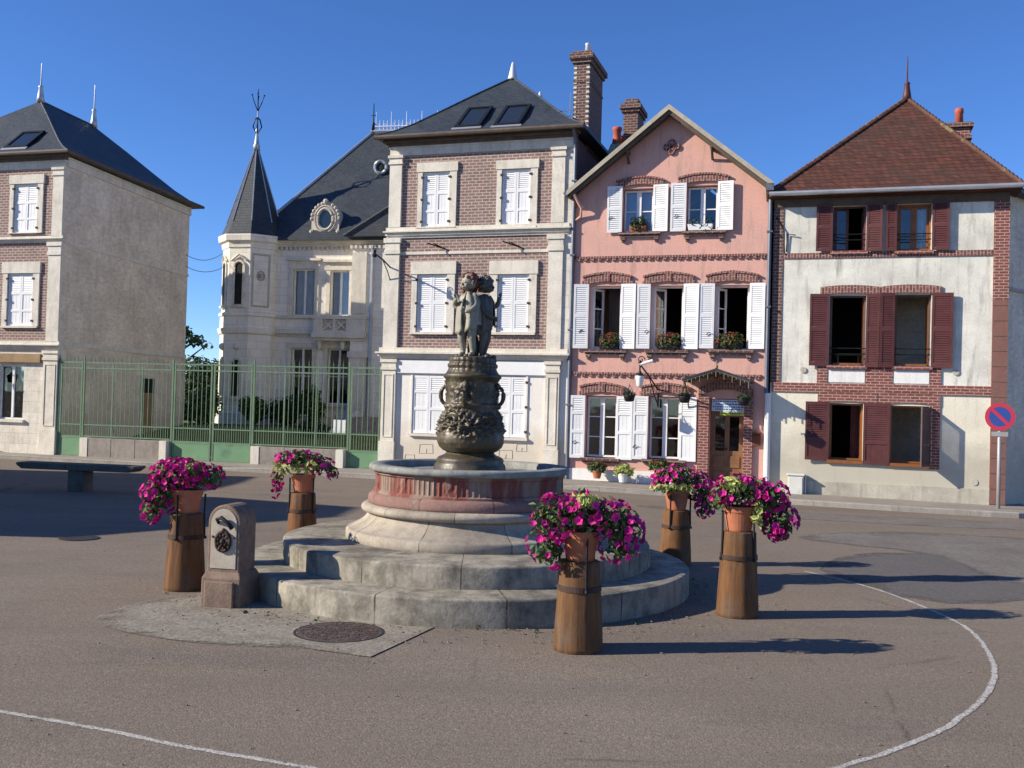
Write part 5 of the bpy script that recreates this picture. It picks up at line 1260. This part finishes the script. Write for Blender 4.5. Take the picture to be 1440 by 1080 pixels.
# ------------------------------------------------------------------ fountain
FX, FY = -.45, 11.38
Fo = thing('fountain', 'round stepped stone fountain with a dark bronze vase and three child statues on top', 'fountain', (FX, FY, 0))
def nz(x, y, z, s): return mnoise.noise(Vector((x * s, y * s, z * s)))
wob = lambda k: (lambda a, r, z: k * (nz(math.cos(a), math.sin(a), z, 5) + .6 * nz(math.cos(a), math.sin(a), z * 2, 17)))
def rounded(r, z0, z1, rin, b=.025):
    return [(r + .004, z0), (r, z0 + .05), (r - .002, z1 - b), (r - b * .3, z1 - b * .3), (r - b, z1), ((r + rin) / 2, z1 + .004), (rin, z1 + .008)]
MB().lathe(rounded(2.47, -.1, .262, 1.9), 160, fn=wob(.012)).build('lower_step', 'step_stone', Fo, smooth=True)
MB().lathe(rounded(2.04, .2, .485, 1.2), 160, fn=wob(.012)).build('upper_step', 'step_stone', Fo, smooth=True).rotation_euler.z = .31
bell = [(1.365, .45), (1.365, .575), (1.35, .59), (1.33, .60)]
for k in range(9): t_ = k / 8; bell.append((1.33 - .20 * math.sin(t_ * PI / 2) ** .9, .60 + .165 * t_ + .0))
bell += [(1.12, .77), (1.1, .78)]
MB().lathe(bell, 128, fn=wob(.004)).build('plinth', 'plinth_stone', Fo, smooth=True).rotation_euler.z = .8
to = [(1.10, .765)] + [(1.135 + .068 * math.sin(PI * k / 8), .82 - .05 * math.cos(PI * k / 8)) for k in range(9)] + [(1.08, .88)]
MB().lathe(to, 128, fn=wob(.004)).build('torus_moulding', 'plinth_stone', Fo, smooth=True).rotation_euler.z = .35
MB().lathe([(1.09, .865), (1.125, .87), (1.13, .9), (1.125, .96), (1.09, .985), (1.06, 1.0)], 128, fn=wob(.004)).build('red_band', 'red_stone', Fo, smooth=True)
def flute(a, r, z):
    if not 1.02 < z < 1.2: return 0
    k = (a / (2 * PI) * 11.) % 1
    if .13 < k < .87: return -.014 * abs(math.sin(a * 11 * 5.0)) ** .7
    return .012 * nz(math.cos(a) * 1.1, math.sin(a) * 1.1, z, 26)
MB().lathe([(1.05, .98), (1.075, .99), (1.075, 1.015), (1.055, 1.03), (1.055, 1.08), (1.055, 1.13), (1.055, 1.185), (1.07, 1.2), (1.07, 1.225), (.95, 1.225), (.93, .9), (.3, .88)], 560, fn=flute).build('basin_drum', 'drum', Fo, smooth=False)
rm_ = [(1.065, 1.222), (1.10, 1.228)] + [(1.095 + .028 * math.sin(PI * k / 6), 1.265 - .036 * math.cos(PI * k / 6)) for k in range(7)] + [(1.06, 1.304), (.95, 1.300), (.925, 1.27), (.925, 1.2)]
MB().lathe(rm_, 200, fn=lambda a, r, z: (.006 * abs(math.sin(a * 90)) if r > 1.1 else 0) + .003 * nz(math.cos(a), math.sin(a), z, 9)).build('rim', 'rim_stone', Fo, smooth=True)
wt = MB(); wt.add([(0, 0, 1.215)] + [(.95 * math.cos(2 * PI * k / 64), .95 * math.sin(2 * PI * k / 64), 1.215) for k in range(64)], [(0, 1 + k, 1 + (k + 1) % 64) for k in range(64)])
wt.build('water', 'water', Fo)
ped = [(.30, 1.1), (.405, 1.11), (.41, 1.24), (.40, 1.30), (.375, 1.33), (.385, 1.35), (.36, 1.385), (.30, 1.41), (.275, 1.43), (.27, 1.445)]
MB().lathe(ped, 64, fn=lambda a, r, z: .006 * nz(math.cos(a), math.sin(a), z * 3, 8)).build('vase_foot', 'bronze', Fo, smooth=True)
ctrl = [(.262, 1.44), (.31, 1.46), (.355, 1.50), (.376, 1.55), (.378, 1.60), (.362, 1.67), (.340, 1.76), (.318, 1.84), (.30, 1.91), (.292, 1.935), (.308, 1.945), (.312, 1.965), (.308, 1.985), (.288, 1.995), (.284, 2.08), (.283, 2.18), (.288, 2.235), (.31, 2.265), (.328, 2.285), (.328, 2.31), (.30, 2.33), (.272, 2.36), (.262, 2.39), (.275, 2.405), (.275, 2.43), (.255, 2.45), (.262, 2.475), (.258, 2.51), (.22, 2.52), (.001, 2.522)]
prof = []
for (r0, z0), (r1_, z1) in zip(ctrl, ctrl[1:]):
    n = max(1, int(math.hypot(r1_ - r0, z1 - z0) / .011))
    for k in range(n): prof.append((r0 + (r1_ - r0) * k / n, z0 + (z1 - z0) * k / n))
prof.append(ctrl[-1])
def relief(a, r, z):
    x, y = math.cos(a), math.sin(a); v = 0
    garl = 1.80 + .055 * math.cos(a * 3 + 1.0)
    for zc, wd, am in ((garl - .02, .15, .036), (2.12, .105, .030)):
        e = math.exp(-((z - zc) / wd) ** 4); mod = 1.15 if zc < 2 else (.25 + .75 * max(0, math.cos(a * 4 + .7)) ** .5)
        v += am * e * mod * (.2 + max(-.6, 1.5 * nz(x, y, z * 2.4, 8) + 1.2 * nz(x, y, z * 2.4, 19) + .6 * nz(x, y, z * 2.4, 37)))
    if z > 2.34 and z < 2.5: v += .010 * abs(math.sin(a * 12))
    return v + .003 * nz(x, y, z, 14)
V_ = MB().lathe(prof, 150, fn=relief).build('vase', 'bronze', Fo, smooth=True)
for a in (PI - .25, -.25, PI / 2 + .1, -PI / 2 - .2):
    c, s = math.cos(a), math.sin(a); m = MB(); p = []
    for k in range(13):
        t_ = -1.9 + 3.8 * k / 12; rr = .285 + .085 * max(0, math.cos(t_)) ** .8; p.append((c * rr, s * rr, 2.08 + .105 * math.sin(t_) ))
    m.tube(p, [.026 - .008 * abs(k - 6) / 6 for k in range(13)], 8); m.ball((c * .30, s * .30, 2.19), .035, 8, 6); m.ball((c * .30, s * .30, 1.975), .03, 8, 6); m.build('handle', 'bronze', V_, smooth=True)

def skin_mesh(name, joints, edges, sub=2):
    me = bpy.data.meshes.new(name); me.from_pydata([j[:3] for j in joints], edges, [])
    o = bpy.data.objects.new(name, me); COL.objects.link(o)
    o.modifiers.new('skin', 'SKIN'); sv = me.skin_vertices[0].data
    for i, j in enumerate(joints): sv[i].radius = (j[3], j[3]); sv[i].use_root = (i == 0)
    ss = o.modifiers.new('sub', 'SUBSURF'); ss.levels = sub; ss.render_levels = sub
    dg = bpy.context.evaluated_depsgraph_get(); ev = o.evaluated_get(dg)
    res = bpy.data.meshes.new_from_object(ev); COL.objects.unlink(o); bpy.data.objects.remove(o); res.shade_smooth(); res.materials.clear(); return res
def child_statue(label, ang, rad, face, armL, armR, turn, mat, hair_mat, seed, robe=True, s=1.0, lean=0.):
    rnd = random.Random(seed); px, py = rad * math.cos(ang), rad * math.sin(ang)
    J = [(0, 0, .44, .090), (0, -.016, .53, .096), (0, 0, .63, .088), (0, .002, .70, .055), (0, -.002, .745, .042),
         (.058, 0, .38, .070), (.062, -.018, .23, .052), (.060, .012, .09, .036), (.058, .012, .04, .030), (.066, -.06, .022, .024),
         (-.058, 0, .38, .070), (-.070, -.030, .23, .052), (-.060, .0, .09, .036), (-.058, .0, .04, .030), (-.066, -.07, .022, .024)]
    Ed = [(0, 1), (1, 2), (2, 3), (3, 4), (0, 5), (5, 6), (6, 7), (7, 8), (8, 9), (0, 10), (10, 11), (11, 12), (12, 13), (13, 14)]
    for sg, arm in ((1, armL), (-1, armR)):
        b = len(J); J.append((sg * .082, .004, .675, .044)); Ed.append((2, b))
        for k, p in enumerate(arm): J.append((p[0], p[1], p[2], (.036, .027, .024)[min(k, 2)])); Ed.append((len(J) - 2, len(J) - 1))
    me = skin_mesh('child_statue', J, Ed)
    bm = bmesh.new(); bm.from_mesh(me)
    def addmb(m):
        t = m.mesh('tmp', True); bm.from_mesh(t); bpy.data.meshes.remove(t)
    hM = Matrix.Translation((0, -.012, .835)) @ Matrix.Rotation(turn, 4, 'Z') @ Matrix.Rotation(.12, 4, 'X')
    m = MB(); m.M = hM; m.ball((0, .008, .01), .088, 18, 14, .93, 1.02, 1.08); m.ball((0, -.035, -.035), .058, 14, 10, 1, .85, .8)
    m.ball((0, -.092, -.012), .015, 8, 6, .8, 1, 1.1)
    for sg in (-1, 1): m.ball((sg * .04, -.062, -.03), .028, 8, 6); m.ball((sg * .083, .0, -.01), .022, 8, 6, .5, 1, 1.3); m.ball((sg * .034, -.076, .008), .012, 8, 6, 1.2, .7, .8)
    m.tube([(-.02, -.084, -.045), (0, -.09, -.047), (.02, -.084, -.045)], .006, 5); addmb(m)
    for sg, arm in ((1, armL), (-1, armR)):
        h = Vector(arm[-1]); d = (h - Vector(arm[-2])).normalized(); sd_ = d.cross(Vector((0, 1, 0))); sd_ = sd_.normalized() if sd_.length > .1 else Vector((1, 0, 0)); up_ = sd_.cross(d)
        m = MB()
        for k, (o_, ln) in enumerate(((-.018, .036), (-.006, .042), (.006, .040), (.018, .032))):
            p0 = h + sd_ * o_ + d * .008; m.tube([p0, p0 + d * ln * .6 + sd_ * o_ * .3, p0 + d * ln - up_ * .012 + sd_ * o_ * .4], [.008, .0075, .005], 6)
        m.tube([h - sd_ * .02, h - sd_ * .04 + d * .01, h - sd_ * .045 + d * .028], [.009, .008, .006], 6); addmb(m)
    bm.to_mesh(me); bm.free(); me.shade_smooth()
    o = bpy.data.objects.new('child_statue', me); COL.objects.link(o); o.parent = Fo; o.data.materials.append(M[mat]); o['label'] = label
    o.location = (px, py, 2.515); o.rotation_euler = (0, lean, face); o.scale = (s, s, s)
    m = MB(); m.M = hM
    for _ in range(72):
        d = Vector((rnd.gauss(0, 1), rnd.gauss(.35, 1), rnd.gauss(.55, .8))).normalized()
        if d.y < -.35 and d.z < .45: continue
        m.ball(tuple(d * .092 + Vector((0, .012, .014))), rnd.uniform(.016, .027), 7, 5)
    m.build('hair', hair_mat, o, smooth=True)
    if robe:
        m = MB(); n = 44; rows = 12; vs = []
        for i in range(rows):
            t_ = i / (rows - 1)
            for k in range(n + 1):
                z = .712 - (.385 + .07 * math.sin(2 * PI * k / n + seed * .7)) * t_
                op = .03 + .17 * math.sin(t_ * PI * .9) ** 1.5; a = -PI / 2 + op + .12 + (2 * PI - 2 * op) * k / n
                rx = .078 + .052 * math.sin(min(1, t_ * 3.) * PI / 2) + .012 * t_; pl = 1 + (.03 + .07 * t_) * math.sin(k * 1.25 + 2 * t_ + seed)
                vs.append((rx * 1.05 * pl * math.cos(a), rx * .86 * pl * math.sin(a), z + .012 * math.sin(k * .9)))
        m.add(vs, [(i * (n + 1) + k, i * (n + 1) + k + 1, (i + 1) * (n + 1) + k + 1, (i + 1) * (n + 1) + k) for i in range(rows - 1) for k in range(n)])
        ro = m.build('drapery', mat, o, smooth=True); sm = ro.modifiers.new('thick', 'SOLIDIFY'); sm.thickness = .012
    return o
child_statue('child in an open tunic with reddish curls, facing left', math.radians(-125), .105, math.radians(-32), [(.125, -.03, .57), (.10, -.12, .50), (.05, -.15, .50)], [(-.13, -.02, .58), (-.12, -.11, .60), (-.06, -.15, .645)], -.35, 'statue', 'statue_hair', 3)
child_statue('dark child with one hand raised, facing right', math.radians(10), .115, math.radians(68), [(.13, -.02, .575), (.13, -.11, .62), (.12, -.135, .72)], [(-.13, -.03, .56), (-.11, -.12, .47), (-.05, -.15, .45)], .1, 'statue_dark', 'statue_dark', 5, robe=True, s=.98)
child_statue('child at the back looking away', math.radians(128), .11, math.radians(200), [(.14, -.02, .57), (.15, -.1, .63), (.11, -.14, .72)], [(-.13, -.02, .57), (-.12, -.1, .5), (-.06, -.14, .5)], .2, 'statue_dark', 'statue_hair', 8, s=.96)
m = MB(); rnd = random.Random(2)
for _ in range(26): a = rnd.random() * 6.28; rr = rnd.uniform(.1, .24); m.ball((rr * math.cos(a), rr * math.sin(a), 2.525), rnd.uniform(.02, .05), 7, 5, 1, 1, .6)
m.ball((0, 0, 2.62), .07, 10, 8, 1, 1, 2.6); m.build('rocky_base', 'bronze', Fo, smooth=True)

# ------------------------------------------------------------------ carved stone water post
wp = thing('water_post', 'small round-topped stone water post with a lever and a carved rosette beside the steps', 'water post', (-2.66, 9.72, 0), math.radians(-12))
def arch_out(w, z0, z1, n=14): return [(w, z0)] + [(w * math.cos(PI * k / n), z1 - w + w * math.sin(PI * k / n)) for k in range(n + 1)] + [(-w, z0)]
MB().prism_xz(arch_out(.168, .30, .965), -.155, .17).build('shaft', 'stele_stone', wp, bevel=.014)
pn = MB().prism_xz(arch_out(.132, .36, .925), -.163, -.154).build('panel', 'stele_panel', wp, bevel=.004)
b = MB(); b.add([(x * sx, y * sy + .01, z) for z, sx, sy in ((-.05, .205, .205), (.27, .202, .202), (.32, .178, .18), (.33, .17, .17)) for x, y in ((-1, -1), (1, -1), (1, 1), (-1, 1))],
      [(i * 4 + j, i * 4 + (j + 1) % 4, i * 4 + 4 + (j + 1) % 4, i * 4 + 4 + j) for i in range(3) for j in range(4)] + [(3, 2, 1, 0), (12, 13, 14, 15)])
b.box(-.15, .15, -.235, -.2, .0, .25); b.build('pedestal', 'stele_stone', wp, bevel=.012)
ro = MB(); zc = .62
ro.tube([(.072 * math.cos(2 * PI * k / 20), -.175, zc + .09 * math.sin(2 * PI * k / 20)) for k in range(21)], .018, 6, False)
for k in range(9): a = 2 * PI * k / 9; ro.ball((.052 * math.cos(a), -.172, zc + .062 * math.sin(a)), .022, 7, 5, 1, .8, 1.1)
ro.ball((0, -.185, zc), .026, 8, 6); ro.tube([(0, -.17, zc + .09), (0, -.17, zc + .125)], [.03, .008], 6); ro.tube([(0, -.185, zc - .03), (0, -.24, zc - .05), (0, -.25, zc - .08)], .014, 6)
ro.build('rosette', 'rust_iron', wp, smooth=True)
lv = MB(); lv.tube([(-.06, -.16, .79), (-.055, -.2, .83), (-.01, -.205, .85), (.06, -.2, .80), (.10, -.195, .745)], [.014, .018, .020, .018, .022], 7); lv.build('lever', 'iron', wp, smooth=True)
st_ = MB()
for x, z in ((-.11, .66), (.11, .66)): st_.ball((x, -.163, z), .012, 6, 5)
st_.build('stud', 'iron', wp)

dc = thing('drain_cover', 'round rusty drain cover set in the worn concrete apron before the steps', 'drain cover', (-1.42, 8.64, 0))
MB().lathe([(.36, -.01), (.365, .010), (.33, .013), (.001, .012)], 48).build('cover', 'manhole', dc)
MB().lathe([(.366, -.01), (.385, -.01), (.385, .011), (.366, .011)], 48, close=True).build('ring', 'iron_and_shadow', dc)
rnd = random.Random(5); pb = MB()
for _ in range(500): a, rr = rnd.random() * 6.28, .33 * rnd.random() ** .5; pb.box(*(lambda x, y, s: (x - s, x + s, y - s, y + s, .011, .013 + s * .35))(rr * math.cos(a), rr * math.sin(a), rnd.uniform(.006, .012)))
pb.build('studs', 'manhole', dc)
ic = thing('shadow_disc', 'small dark disc in place of a finial shadow on the road left of the petunia barrels', 'cover', (-5.84, 13.75, 0))  # dark disc laid on the road as the shadow of a roof finial
MB().lathe([(.26, -.02), (.26, .010), (.22, .012), (.001, .012)], 32).build('cover', 'iron_and_shadow', ic)

M['bench_stone'] = stone('shade-darkened stone', (.13, .12, .105), (.07, .065, .055), None, 3, .7)  # stone colour darkened to carry the shade on the bench
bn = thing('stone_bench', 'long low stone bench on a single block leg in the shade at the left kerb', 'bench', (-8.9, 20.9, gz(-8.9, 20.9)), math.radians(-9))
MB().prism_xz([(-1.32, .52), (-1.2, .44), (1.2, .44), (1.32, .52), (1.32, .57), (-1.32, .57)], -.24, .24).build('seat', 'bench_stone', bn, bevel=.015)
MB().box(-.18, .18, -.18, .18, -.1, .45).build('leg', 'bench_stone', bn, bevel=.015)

rnd = random.Random(12); pb = MB()
for _ in range(420):
    a = rnd.uniform(PI * .95, PI * 2.1); rr = 2.5 + abs(rnd.gauss(0, .45)); x, y = FX + rr * math.cos(a), FY + rr * math.sin(a); s_z = rnd.uniform(.004, .012)
    pb.ball((x, y, .012), s_z, 5, 3, rnd.uniform(.8, 1.6), rnd.uniform(.8, 1.4), .7)
for _ in range(160):
    x, y = rnd.uniform(-4, 4), rnd.uniform(5, 9.5); pb.ball((x, y, .006), rnd.uniform(.003, .009), 5, 3, 1.3, 1, .7)
struct(pb.build('loose_grit', 'gravel'), 'stuff')
lm = MB()
for _ in range(26): a = rnd.uniform(0, 6.28); rr = 2.52 + abs(rnd.gauss(0, .12)); p = Vector((FX + rr * math.cos(a), FY + rr * math.sin(a), .02)); leaves(lm, [(p.x, p.y, p.z, .04, .04, .025)], 6, .02, rnd)
struct(lm.build('weeds', 'leaf_mid', fix=False), 'stuff')
# ------------------------------------------------------------------ lamps on brackets
def wall_lamp(label, fr, u, z, out, du, dz, lamp=True, drop=.5):
    x, y = fr.w(u, -.02); t = thing('wall_lamp', label, 'wall lamp', (x, y, z), fr.rz)
    a = MB(); a.tube([(0, 0, 0), (du * .5, -out * .5, dz * .5 + .03), (du, -out, dz)], .022, 6); a.tube([(0, 0, -.45), (0, -.02, .1)], .025, 6)
    a.tube([(0, -.01, -.4), (du * .22, -out * .22, -.12), (du * .5, -out * .5, dz * .5)], .015, 5)
    p = [(du * .92 + .10 * math.cos(k * .7) * (1 - k / 14), -out, dz + .12 + .1 * math.sin(k * .7) * (1 - k / 14)) for k in range(12)]; a.tube(p, .014, 5)
    a.ball((du, -out, dz + .06), .05, 8, 6); a.build('bracket', 'iron', t)
    b = (du, -out, dz - drop)
    if lamp:
        MB().tube([(du, -out, dz), (du, -out, dz - drop + .28)], .02, 6).lathe([(.03, .34), (.05, .28), (.11, .24), (.12, .22)], 12, b).build('lamp_cap', 'iron', t)
        MB().lathe([(.001, -.08), (.05, -.07), (.075, -.02), (.105, .16), (.11, .235)], 16, b).build('lamp_shade', 'lamp_glass', t, smooth=True)
    else:
        MB().lathe([(.001, -.02), (.06, 0), (.07, .06), (.02, .12)], 10, (du, -out, dz - .1)).build('lamp_cap', 'iron', t)
    return t
wall_lamp('white glass lamp on a curled iron bracket over the shutters of the pink house', ST, 7.74, 2.46, 1.05, -.30, .62)
MB_ = wall_lamp('bare iron bracket on the left corner of the brick house behind the fountain', ST, .05, 5.75, 1.0, -.05, .28, False)
el = MB(); el.tube([(-.30, -1.05, .62), (.02, -1.05, .72)], .04, 8); el.build('spotlight', 'lamp_glass', [o for o in bpy.data.objects if o.name == 'wall_lamp.001'][0])

# ------------------------------------------------------------------ things hung on and set before the pink house
def hang_basket(label, u, v, z, seed):
    x, y = ST.w(u, v); t = thing('hanging_basket', label, 'hanging basket', (x, y, z), ST.rz, 'hanging baskets of the pink house'); rnd = random.Random(seed)
    MB().lathe([(.05, -.14), (.12, -.12), (.155, .02), (.15, .03), (.10, .0), (.001, 0)], 14).build('bowl', 'iron', t, smooth=True)
    h = MB()
    for k in range(3): a = 2.1 * k; h.tube([(.14 * math.cos(a), .14 * math.sin(a), .02), (0, 0, .30)], .006, 4)
    h.build('hanger', 'iron', t); leaves(MB(), [(0, 0, .05, .17, .17, .08)], 110, .045, rnd).build('foliage', 'leaf_dark', t, fix=False)
hang_basket('dark hanging basket under the lamp over the white shutters', 7.12, -.72, 2.28, 1)
hang_basket('dark hanging basket at the left corner of the door canopy', 8.55, -.92, 2.28, 2)
hang_basket('dark hanging basket at the right corner of the door canopy', 10.0, -.92, 2.25, 3)
def win_box(label, u, z, w, col, fl, seed, n=420, nb=60, v=-.02, h=.16, rz=0.):
    x, y = ST.w(u, v); t = thing('window_box', label, 'window box', (x, y, z), ST.rz, 'window boxes of the pink house'); rnd = random.Random(seed)
    MB().add([(a * w * k, b * .09 * k, zz) for zz, k in ((0, .9), (h, 1.)) for a, b in ((-1, -1), (1, -1), (1, 1), (-1, 1))], [(3, 2, 1, 0), (4, 5, 6, 7), (0, 1, 5, 4), (1, 2, 6, 5), (2, 3, 7, 6), (3, 0, 4, 7)]).build('trough', col, t, bevel=.008)
    lb = [(-w * .5, 0, h + .10, w * .55, .15, .15), (w * .45, -.02, h + .12, w * .6, .16, .17), (0, -.07, h - .02, w * .95, .15, .15)]
    if nb: lb.append((w * .1, 0, h + .2, w * .4, .1, .10))
    leaves(MB(), lb, n, .04, rnd).build('foliage', 'leaf_dark' if fl == 'leaf_dark' else 'leaf_mid', t, fix=False)
    if nb:
        m = MB()
        for l in lb:
            for _ in range(nb // 3):
                d = Vector((rnd.gauss(0, 1), rnd.gauss(-.3, 1), rnd.gauss(.3, 1))).normalized(); p = Vector((l[0] + d.x * l[3], l[1] + d.y * l[4], l[2] + d.z * l[5])); bloom(m, p, d, rnd.uniform(.018, .032), rnd)
        m.build('blossoms', fl, t, fix=False)
win_box('white window box with a dark plant in the top left window of the pink gable', 7.10, 6.60, .22, 'terracotta', 'leaf_dark', 21, 420, 0)
win_box('plain white window box in the top right window of the pink gable', 8.72, 6.60, .32, 'plastic_white', 'leaf_dark', 22, 60, 0)
win_box('red geraniums at the left first-floor window of the pink house', 6.42, 3.51, .27, 'iron', 'geranium', 23, 330, 95)
win_box('rust-red flowers at the middle first-floor window of the pink house', 7.98, 3.52, .32, 'iron', 'geranium', 24, 360, 90)
win_box('wide box of dull red flowers at the right first-floor window of the pink house', 9.52, 3.54, .36, 'iron', 'geranium', 25, 480, 80)
def ground_pot(label, u, v, z, s, mat, seed, kind='plastic_white', nb=0):
    x, y = ST.w(u, v); t = thing('plant_pot', label, 'plant pot', (x, y, z), ST.rz, 'plant pots at the foot of the pink house'); rnd = random.Random(seed)
    MB().lathe([(s * .55, 0), (s * .8, s * 1.1), (s * .88, s * 1.1), (s * .86, s * 1.3), (.001, s * 1.2)], 16).build('pot', kind, t)
    lb = [(0, 0, s * 1.9, s * 1.6, s * 1.2, s * .9), (s * .8, 0, s * 1.6, s * .9, s * .8, s * .7), (-s * .8, 0, s * 1.6, s * .9, s * .8, s * .7)]
    leaves(MB(), lb, 420, .05, rnd).build('foliage', mat, t, fix=False)
    if nb:
        m = MB()
        for _ in range(nb): d = Vector((rnd.gauss(0, 1), rnd.gauss(0, 1), abs(rnd.gauss(0, 1)))).normalized(); bloom(m, Vector((d.x * s * 1.7, d.y * s * 1.2, s * 1.9 + d.z * s * .9)), d, .03, rnd)
        m.build('blossoms', 'geranium', t, fix=False)
ground_pot('dull green and red plant below the left ground-floor window of the pink house', 6.25, -.35, .12, .16, 'leaf_mid', 31, 'terracotta', 30)
ground_pot('yellow-green bush in a white pot against the whitewashed base of the pink house', 6.95, -.42, .06, .17, 'leaf_lime', 32)
ground_pot('reddish plant below the right ground-floor window of the pink house', 7.85, -.35, .25, .16, 'leaf_mid', 33, 'terracotta', 60)

bo = thing('door_banner', 'pale blue notice board with a yellow-green strip over the door of the pink house', 'sign', (*ST.w(9.52, .10), 1.86), ST.rz)
MB().box(-.41, .41, -.012, .012, .10, .40).build('board', 'banner_white', bo)
MB().box(-.20, .41, -.014, .012, 0, .098).build('strip', 'banner_yellow', bo)
ln = MB(); rnd = random.Random(9)
for r_, z in enumerate((.34, .27, .20, .14)):
    x = -.38 + (.06 if r_ % 2 else 0)
    while x < .34: w = rnd.uniform(.02, .07); ln.box(x, min(.39, x + w), -.0145, -.011, z, z + .032); x += w + .018
x = -.17
while x < .36: w = rnd.uniform(.02, .06); ln.box(x, x + w, -.0165, -.013, .03, .065); x += w + .016
ln.build('lettering', 'ink', bo)
lb_ = thing('letter_box', 'brown letter box on the pink wall right of the door', 'letter box', (*ST.w(10.26, 0), 1.12), ST.rz)
MB().box(-.10, .10, -.09, 0, 0, .36).build('box', 'plaque', lb_, bevel=.008); MB().box(-.08, .08, -.095, -.09, .26, .29).build('slot', 'iron', lb_)
# overhead cables
def cable(label, a, b, sag):
    m = MB(); a, b = Vector(a), Vector(b); p = []
    for k in range(17): t_ = k / 16; q = a.lerp(b, t_); q.z -= sag * 4 * t_ * (1 - t_); p.append(q)
    m.tube(p, .012, 4); tag(m.build('overhead_cable', 'iron'), label, 'cable', 'cables between the left house and the mansion')
q = LF.w(-1.0, 7.9); tq = CH.w(-2.7, -.6)
cable('upper thin cable strung between the left house and the turret', (*q, 7.45), (*tq, 7.95), .25)
cable('lower thin cable strung between the left house and the turret', (*q, 7.0), (*tq, 7.35), .2)

# ------------------------------------------------------------------ houses beyond the left edge whose roofs shade the road
def side_house(label, x0, x1, y0, y1, eave, apex, ridge):
    t = thing('side_house', label, 'house', ((x0 + x1) / 2, (y0 + y1) / 2, 0)); a, b = (x1 - x0) / 2, (y1 - y0) / 2
    wn = [(-b + .9, -b + 1.8, .9, 2.3), (b - 1.8, b - .9, .9, 2.3), (-b + .9, -b + 1.8, eave - 1.8, eave - .4), (b - 1.8, b - .9, eave - 1.8, eave - .4)]
    m = MB(); m.box(-a, a, -b, b, -.4, eave); m.build('wall', 'cream', t)
    for w in wn:
        m = MB(); m.M = Matrix.Translation((a, 0, 0)) @ Matrix.Rotation(PI / 2, 4, 'Z'); m.frame(w[0], w[1], w[2], w[3], .06, -.05, 0); f = m.build('window', 'white_frame', t)
        m = MB(); m.M = Matrix.Translation((a, 0, 0)) @ Matrix.Rotation(PI / 2, 4, 'Z'); m.box(w[0] + .06, w[1] - .06, -.02, .0, w[2] + .06, w[3] - .06); m.build('pane', 'skyglass', f)
    hip_roof(MB(), [(-a - .3, -b - .3, eave), (a + .3, -b - .3, eave), (a + .3, b + .3, eave), (-a - .3, b + .3, eave)], [(0, -ridge, apex), (0, ridge, apex)] if False else [(0, -ridge, apex), (0, ridge, apex)]).build('roof', 'tile', t)
side_house('house just beyond the left edge whose hipped roof shades the near road', -21.4, -15.9, 12.4, 18.4, 4.9, 8.0, .9)
side_house('farther house beyond the left edge whose roof shades the road by the kerb', -24.5, -16.7, 18.7, 24.3, 4.9, 7.1, .6)

# ------------------------------------------------------------------ daylight
S = Vector((-.881, -.155, .448)).normalized(); EL = math.asin(S.z); AZ = math.atan2(S.x, S.y)
w = bpy.data.worlds.new('World'); SC.world = w; w.use_nodes = True; nt = w.node_tree
sky = nt.nodes.new('ShaderNodeTexSky'); sky.sky_type = 'NISHITA'; sky.sun_disc = False; sky.sun_elevation = EL; sky.sun_rotation = AZ
sky.air_density = 1.0; sky.dust_density = .15; sky.ozone_density = 6.; sky.altitude = 2500
bg = nt.nodes['Background']; bg.inputs[1].default_value = .075; hs_ = nt.nodes.new('ShaderNodeHueSaturation'); hs_.inputs['Hue'].default_value = .508; hs_.inputs['Saturation'].default_value = 1.1; hs_.inputs['Value'].default_value = 1.62; nt.links.new(sky.outputs[0], hs_.inputs['Color']); nt.links.new(hs_.outputs[0], bg.inputs[0])
sun = bpy.data.objects.new('sun', bpy.data.lights.new('sun', 'SUN')); COL.objects.link(sun)
sun.data.energy = 5.0; sun.data.angle = math.radians(.5); sun.data.color = (1, .91, .76); sun.rotation_euler = (-S).to_track_quat('-Z', 'Y').to_euler(); sun.location = (-20, -5, 20)

cam = bpy.data.objects.new('camera', bpy.data.cameras.new('camera')); COL.objects.link(cam); SC.camera = cam
P_, RO_ = .0198, .028
R0 = Vector((1, 0, 0)); U_ = Vector((0, -math.sin(P_), math.cos(P_))); F_ = Vector((0, math.cos(P_), math.sin(P_)))
rt = R0 * math.cos(RO_) + U_ * math.sin(RO_); upv = U_ * math.cos(RO_) - R0 * math.sin(RO_)
cam.matrix_world = Matrix(((rt.x, upv.x, -F_.x, 0), (rt.y, upv.y, -F_.y, 0), (rt.z, upv.z, -F_.z, 2.0), (0, 0, 0, 1)))
cam.data.sensor_width = 36; cam.data.lens = 36 * 1413 / 1440; cam.data.clip_end = 4000; cam.data.clip_start = .05
vs_ = SC.view_settings; vs_.view_transform = 'Standard'; vs_.look = 'None'; vs_.exposure = .57; vs_.gamma = 1
SC.render.engine = 'CYCLES'; SC.cycles.max_bounces = 6; SC.cycles.transparent_max_bounces = 8; SC.cycles.use_denoising = True
